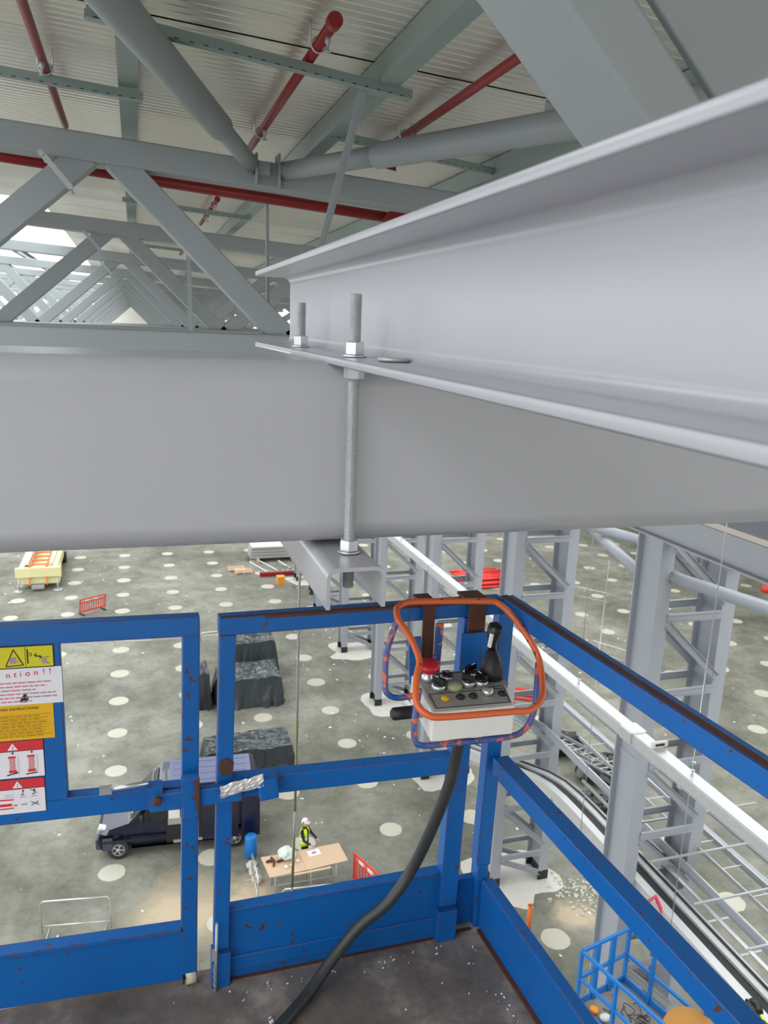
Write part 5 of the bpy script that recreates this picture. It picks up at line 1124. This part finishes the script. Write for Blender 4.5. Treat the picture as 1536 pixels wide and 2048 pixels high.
for k in range(5):
    o = MB().lathe((9.55 + .36 * k, 53.15, FZ + .3), [(.06, 0), (.06, .12), (0, .14)], 8).build('white_cup', 'white'); tag(o, 'small white cup standing on the far red beam', 'cup', 'white cups on the red beam')
o = MB().lathe((9.0, 51.1, FZ), [(.30, 0), (.36, .55), (.38, .6), (.0, .6)], 4, smooth=False).build('orange_tub', 'tub'); tag(o, 'square orange tub standing before the red beam', 'tub')
for k, (x, y, s_, mt) in enumerate(((11.0, 49.8, .35, 'rust'), (10.9, 48.8, .4, 'black'), (11.2, 47.9, .35, 'panel'), (11.3, 47.0, .3, 'black'), (11.9, 49.5, .4, 'galv'))):
    m = MB().box((x, y, FZ + s_ / 2), (s_ * 1.6, s_, s_), Matrix.Rotation(k * .8, 3, 'Z')).lathe((x, y, FZ + s_), [(s_ * .3, 0), (s_ * .35, s_ * .5), (0, s_ * .7)], 10).cyl((x - s_, y, FZ + .05), (x + s_, y - s_, FZ + s_ * .8), .05, 8)
    o = m.build('site_tool', mt, bevel=.02); tag(o, ['brown machine', 'black machine', 'grey machine', 'small black machine', 'galvanised box'][k] + ' by the far tower feet, the %s from the orange tub' % ORD[k], 'machine')
RP = []
for k in range(26):
    y = 50.2 - .16 * (k % 9) * 2.0 + rnd.uniform(-.1, .1); z = FZ + .12 + .22 * (k // 9); x = 21.4 + rnd.uniform(-.5, .3); a = rnd.uniform(-.05, .05)
    o = MB().cyl((x, y, z), (x + 3.6, y + 3.6 * a, z), .09, 10).build('red_pipe', 'plasticred'); tag(o, 'red plastic pipe in the %s layer of the pile beyond the control box' % ('lowest', 'middle', 'top')[k // 9], 'pipe', 'red pipes piled beyond the control box')
for k in range(9):
    o = MB().cyl((14.5 + .3 * k, 33.2 - .5 * (k % 3), FZ + .1), (16.2 + .3 * k, 32.2 - .5 * (k % 3), FZ + .1), .07, 8).build('red_pipe', 'plasticred'); tag(o, 'short red pipe on the floor seen through the guard hoop', 'pipe', 'short red pipes behind the control box')
t = MB().lathe((10.45, 17.5, FZ), [(.075, 0), (.075, 1.02), (.06, 1.02), (.06, .7), (0, .7)], 16).build('duct_stub', 'orangeplastic'); tag(t, 'orange pipe standing upright from the floor beyond the platform corner', 'pipe')
for k, (x, y, s_) in enumerate(((16.7, 26.6, .9), (17.2, 24.4, 1.0), (15.4, 22.4, .8))):
    crumple('black_sack', (x, y, FZ), s_ * .8, 'blackgloss', k + 20, 'heap in black plastic below the bright ladder, the %s from the wide leg' % ORD[2 - k], 'sack', (1.3, 1, .5), .6)
for k, (x, y) in enumerate(((36.5, 36.8), (37.4, 36.4))): pass
o = MB().lathe((42.6, 43.2, FZ), [(.45, 0), (.40, .3), (.2, .9), (.1, 1.0), (0, 1.0)], 12).build('orange_barrier', 'plasticred'); tag(o, 'orange traffic marker far off beside the tower girder', 'marker')
m = MB()
for k in range(16): m.ball((23.3 - .12 * k, 35.8 + .10 * k - (.02 * (k - 8) ** 2) * .1, FZ + .9 - (.9 * sin(pi * min(k, 8) / 16))), .06, 6)
o = m.build('marker_chain', 'white'); tag(o, 'white marker chain hanging from the metal barrier beyond the side rail', 'chain')
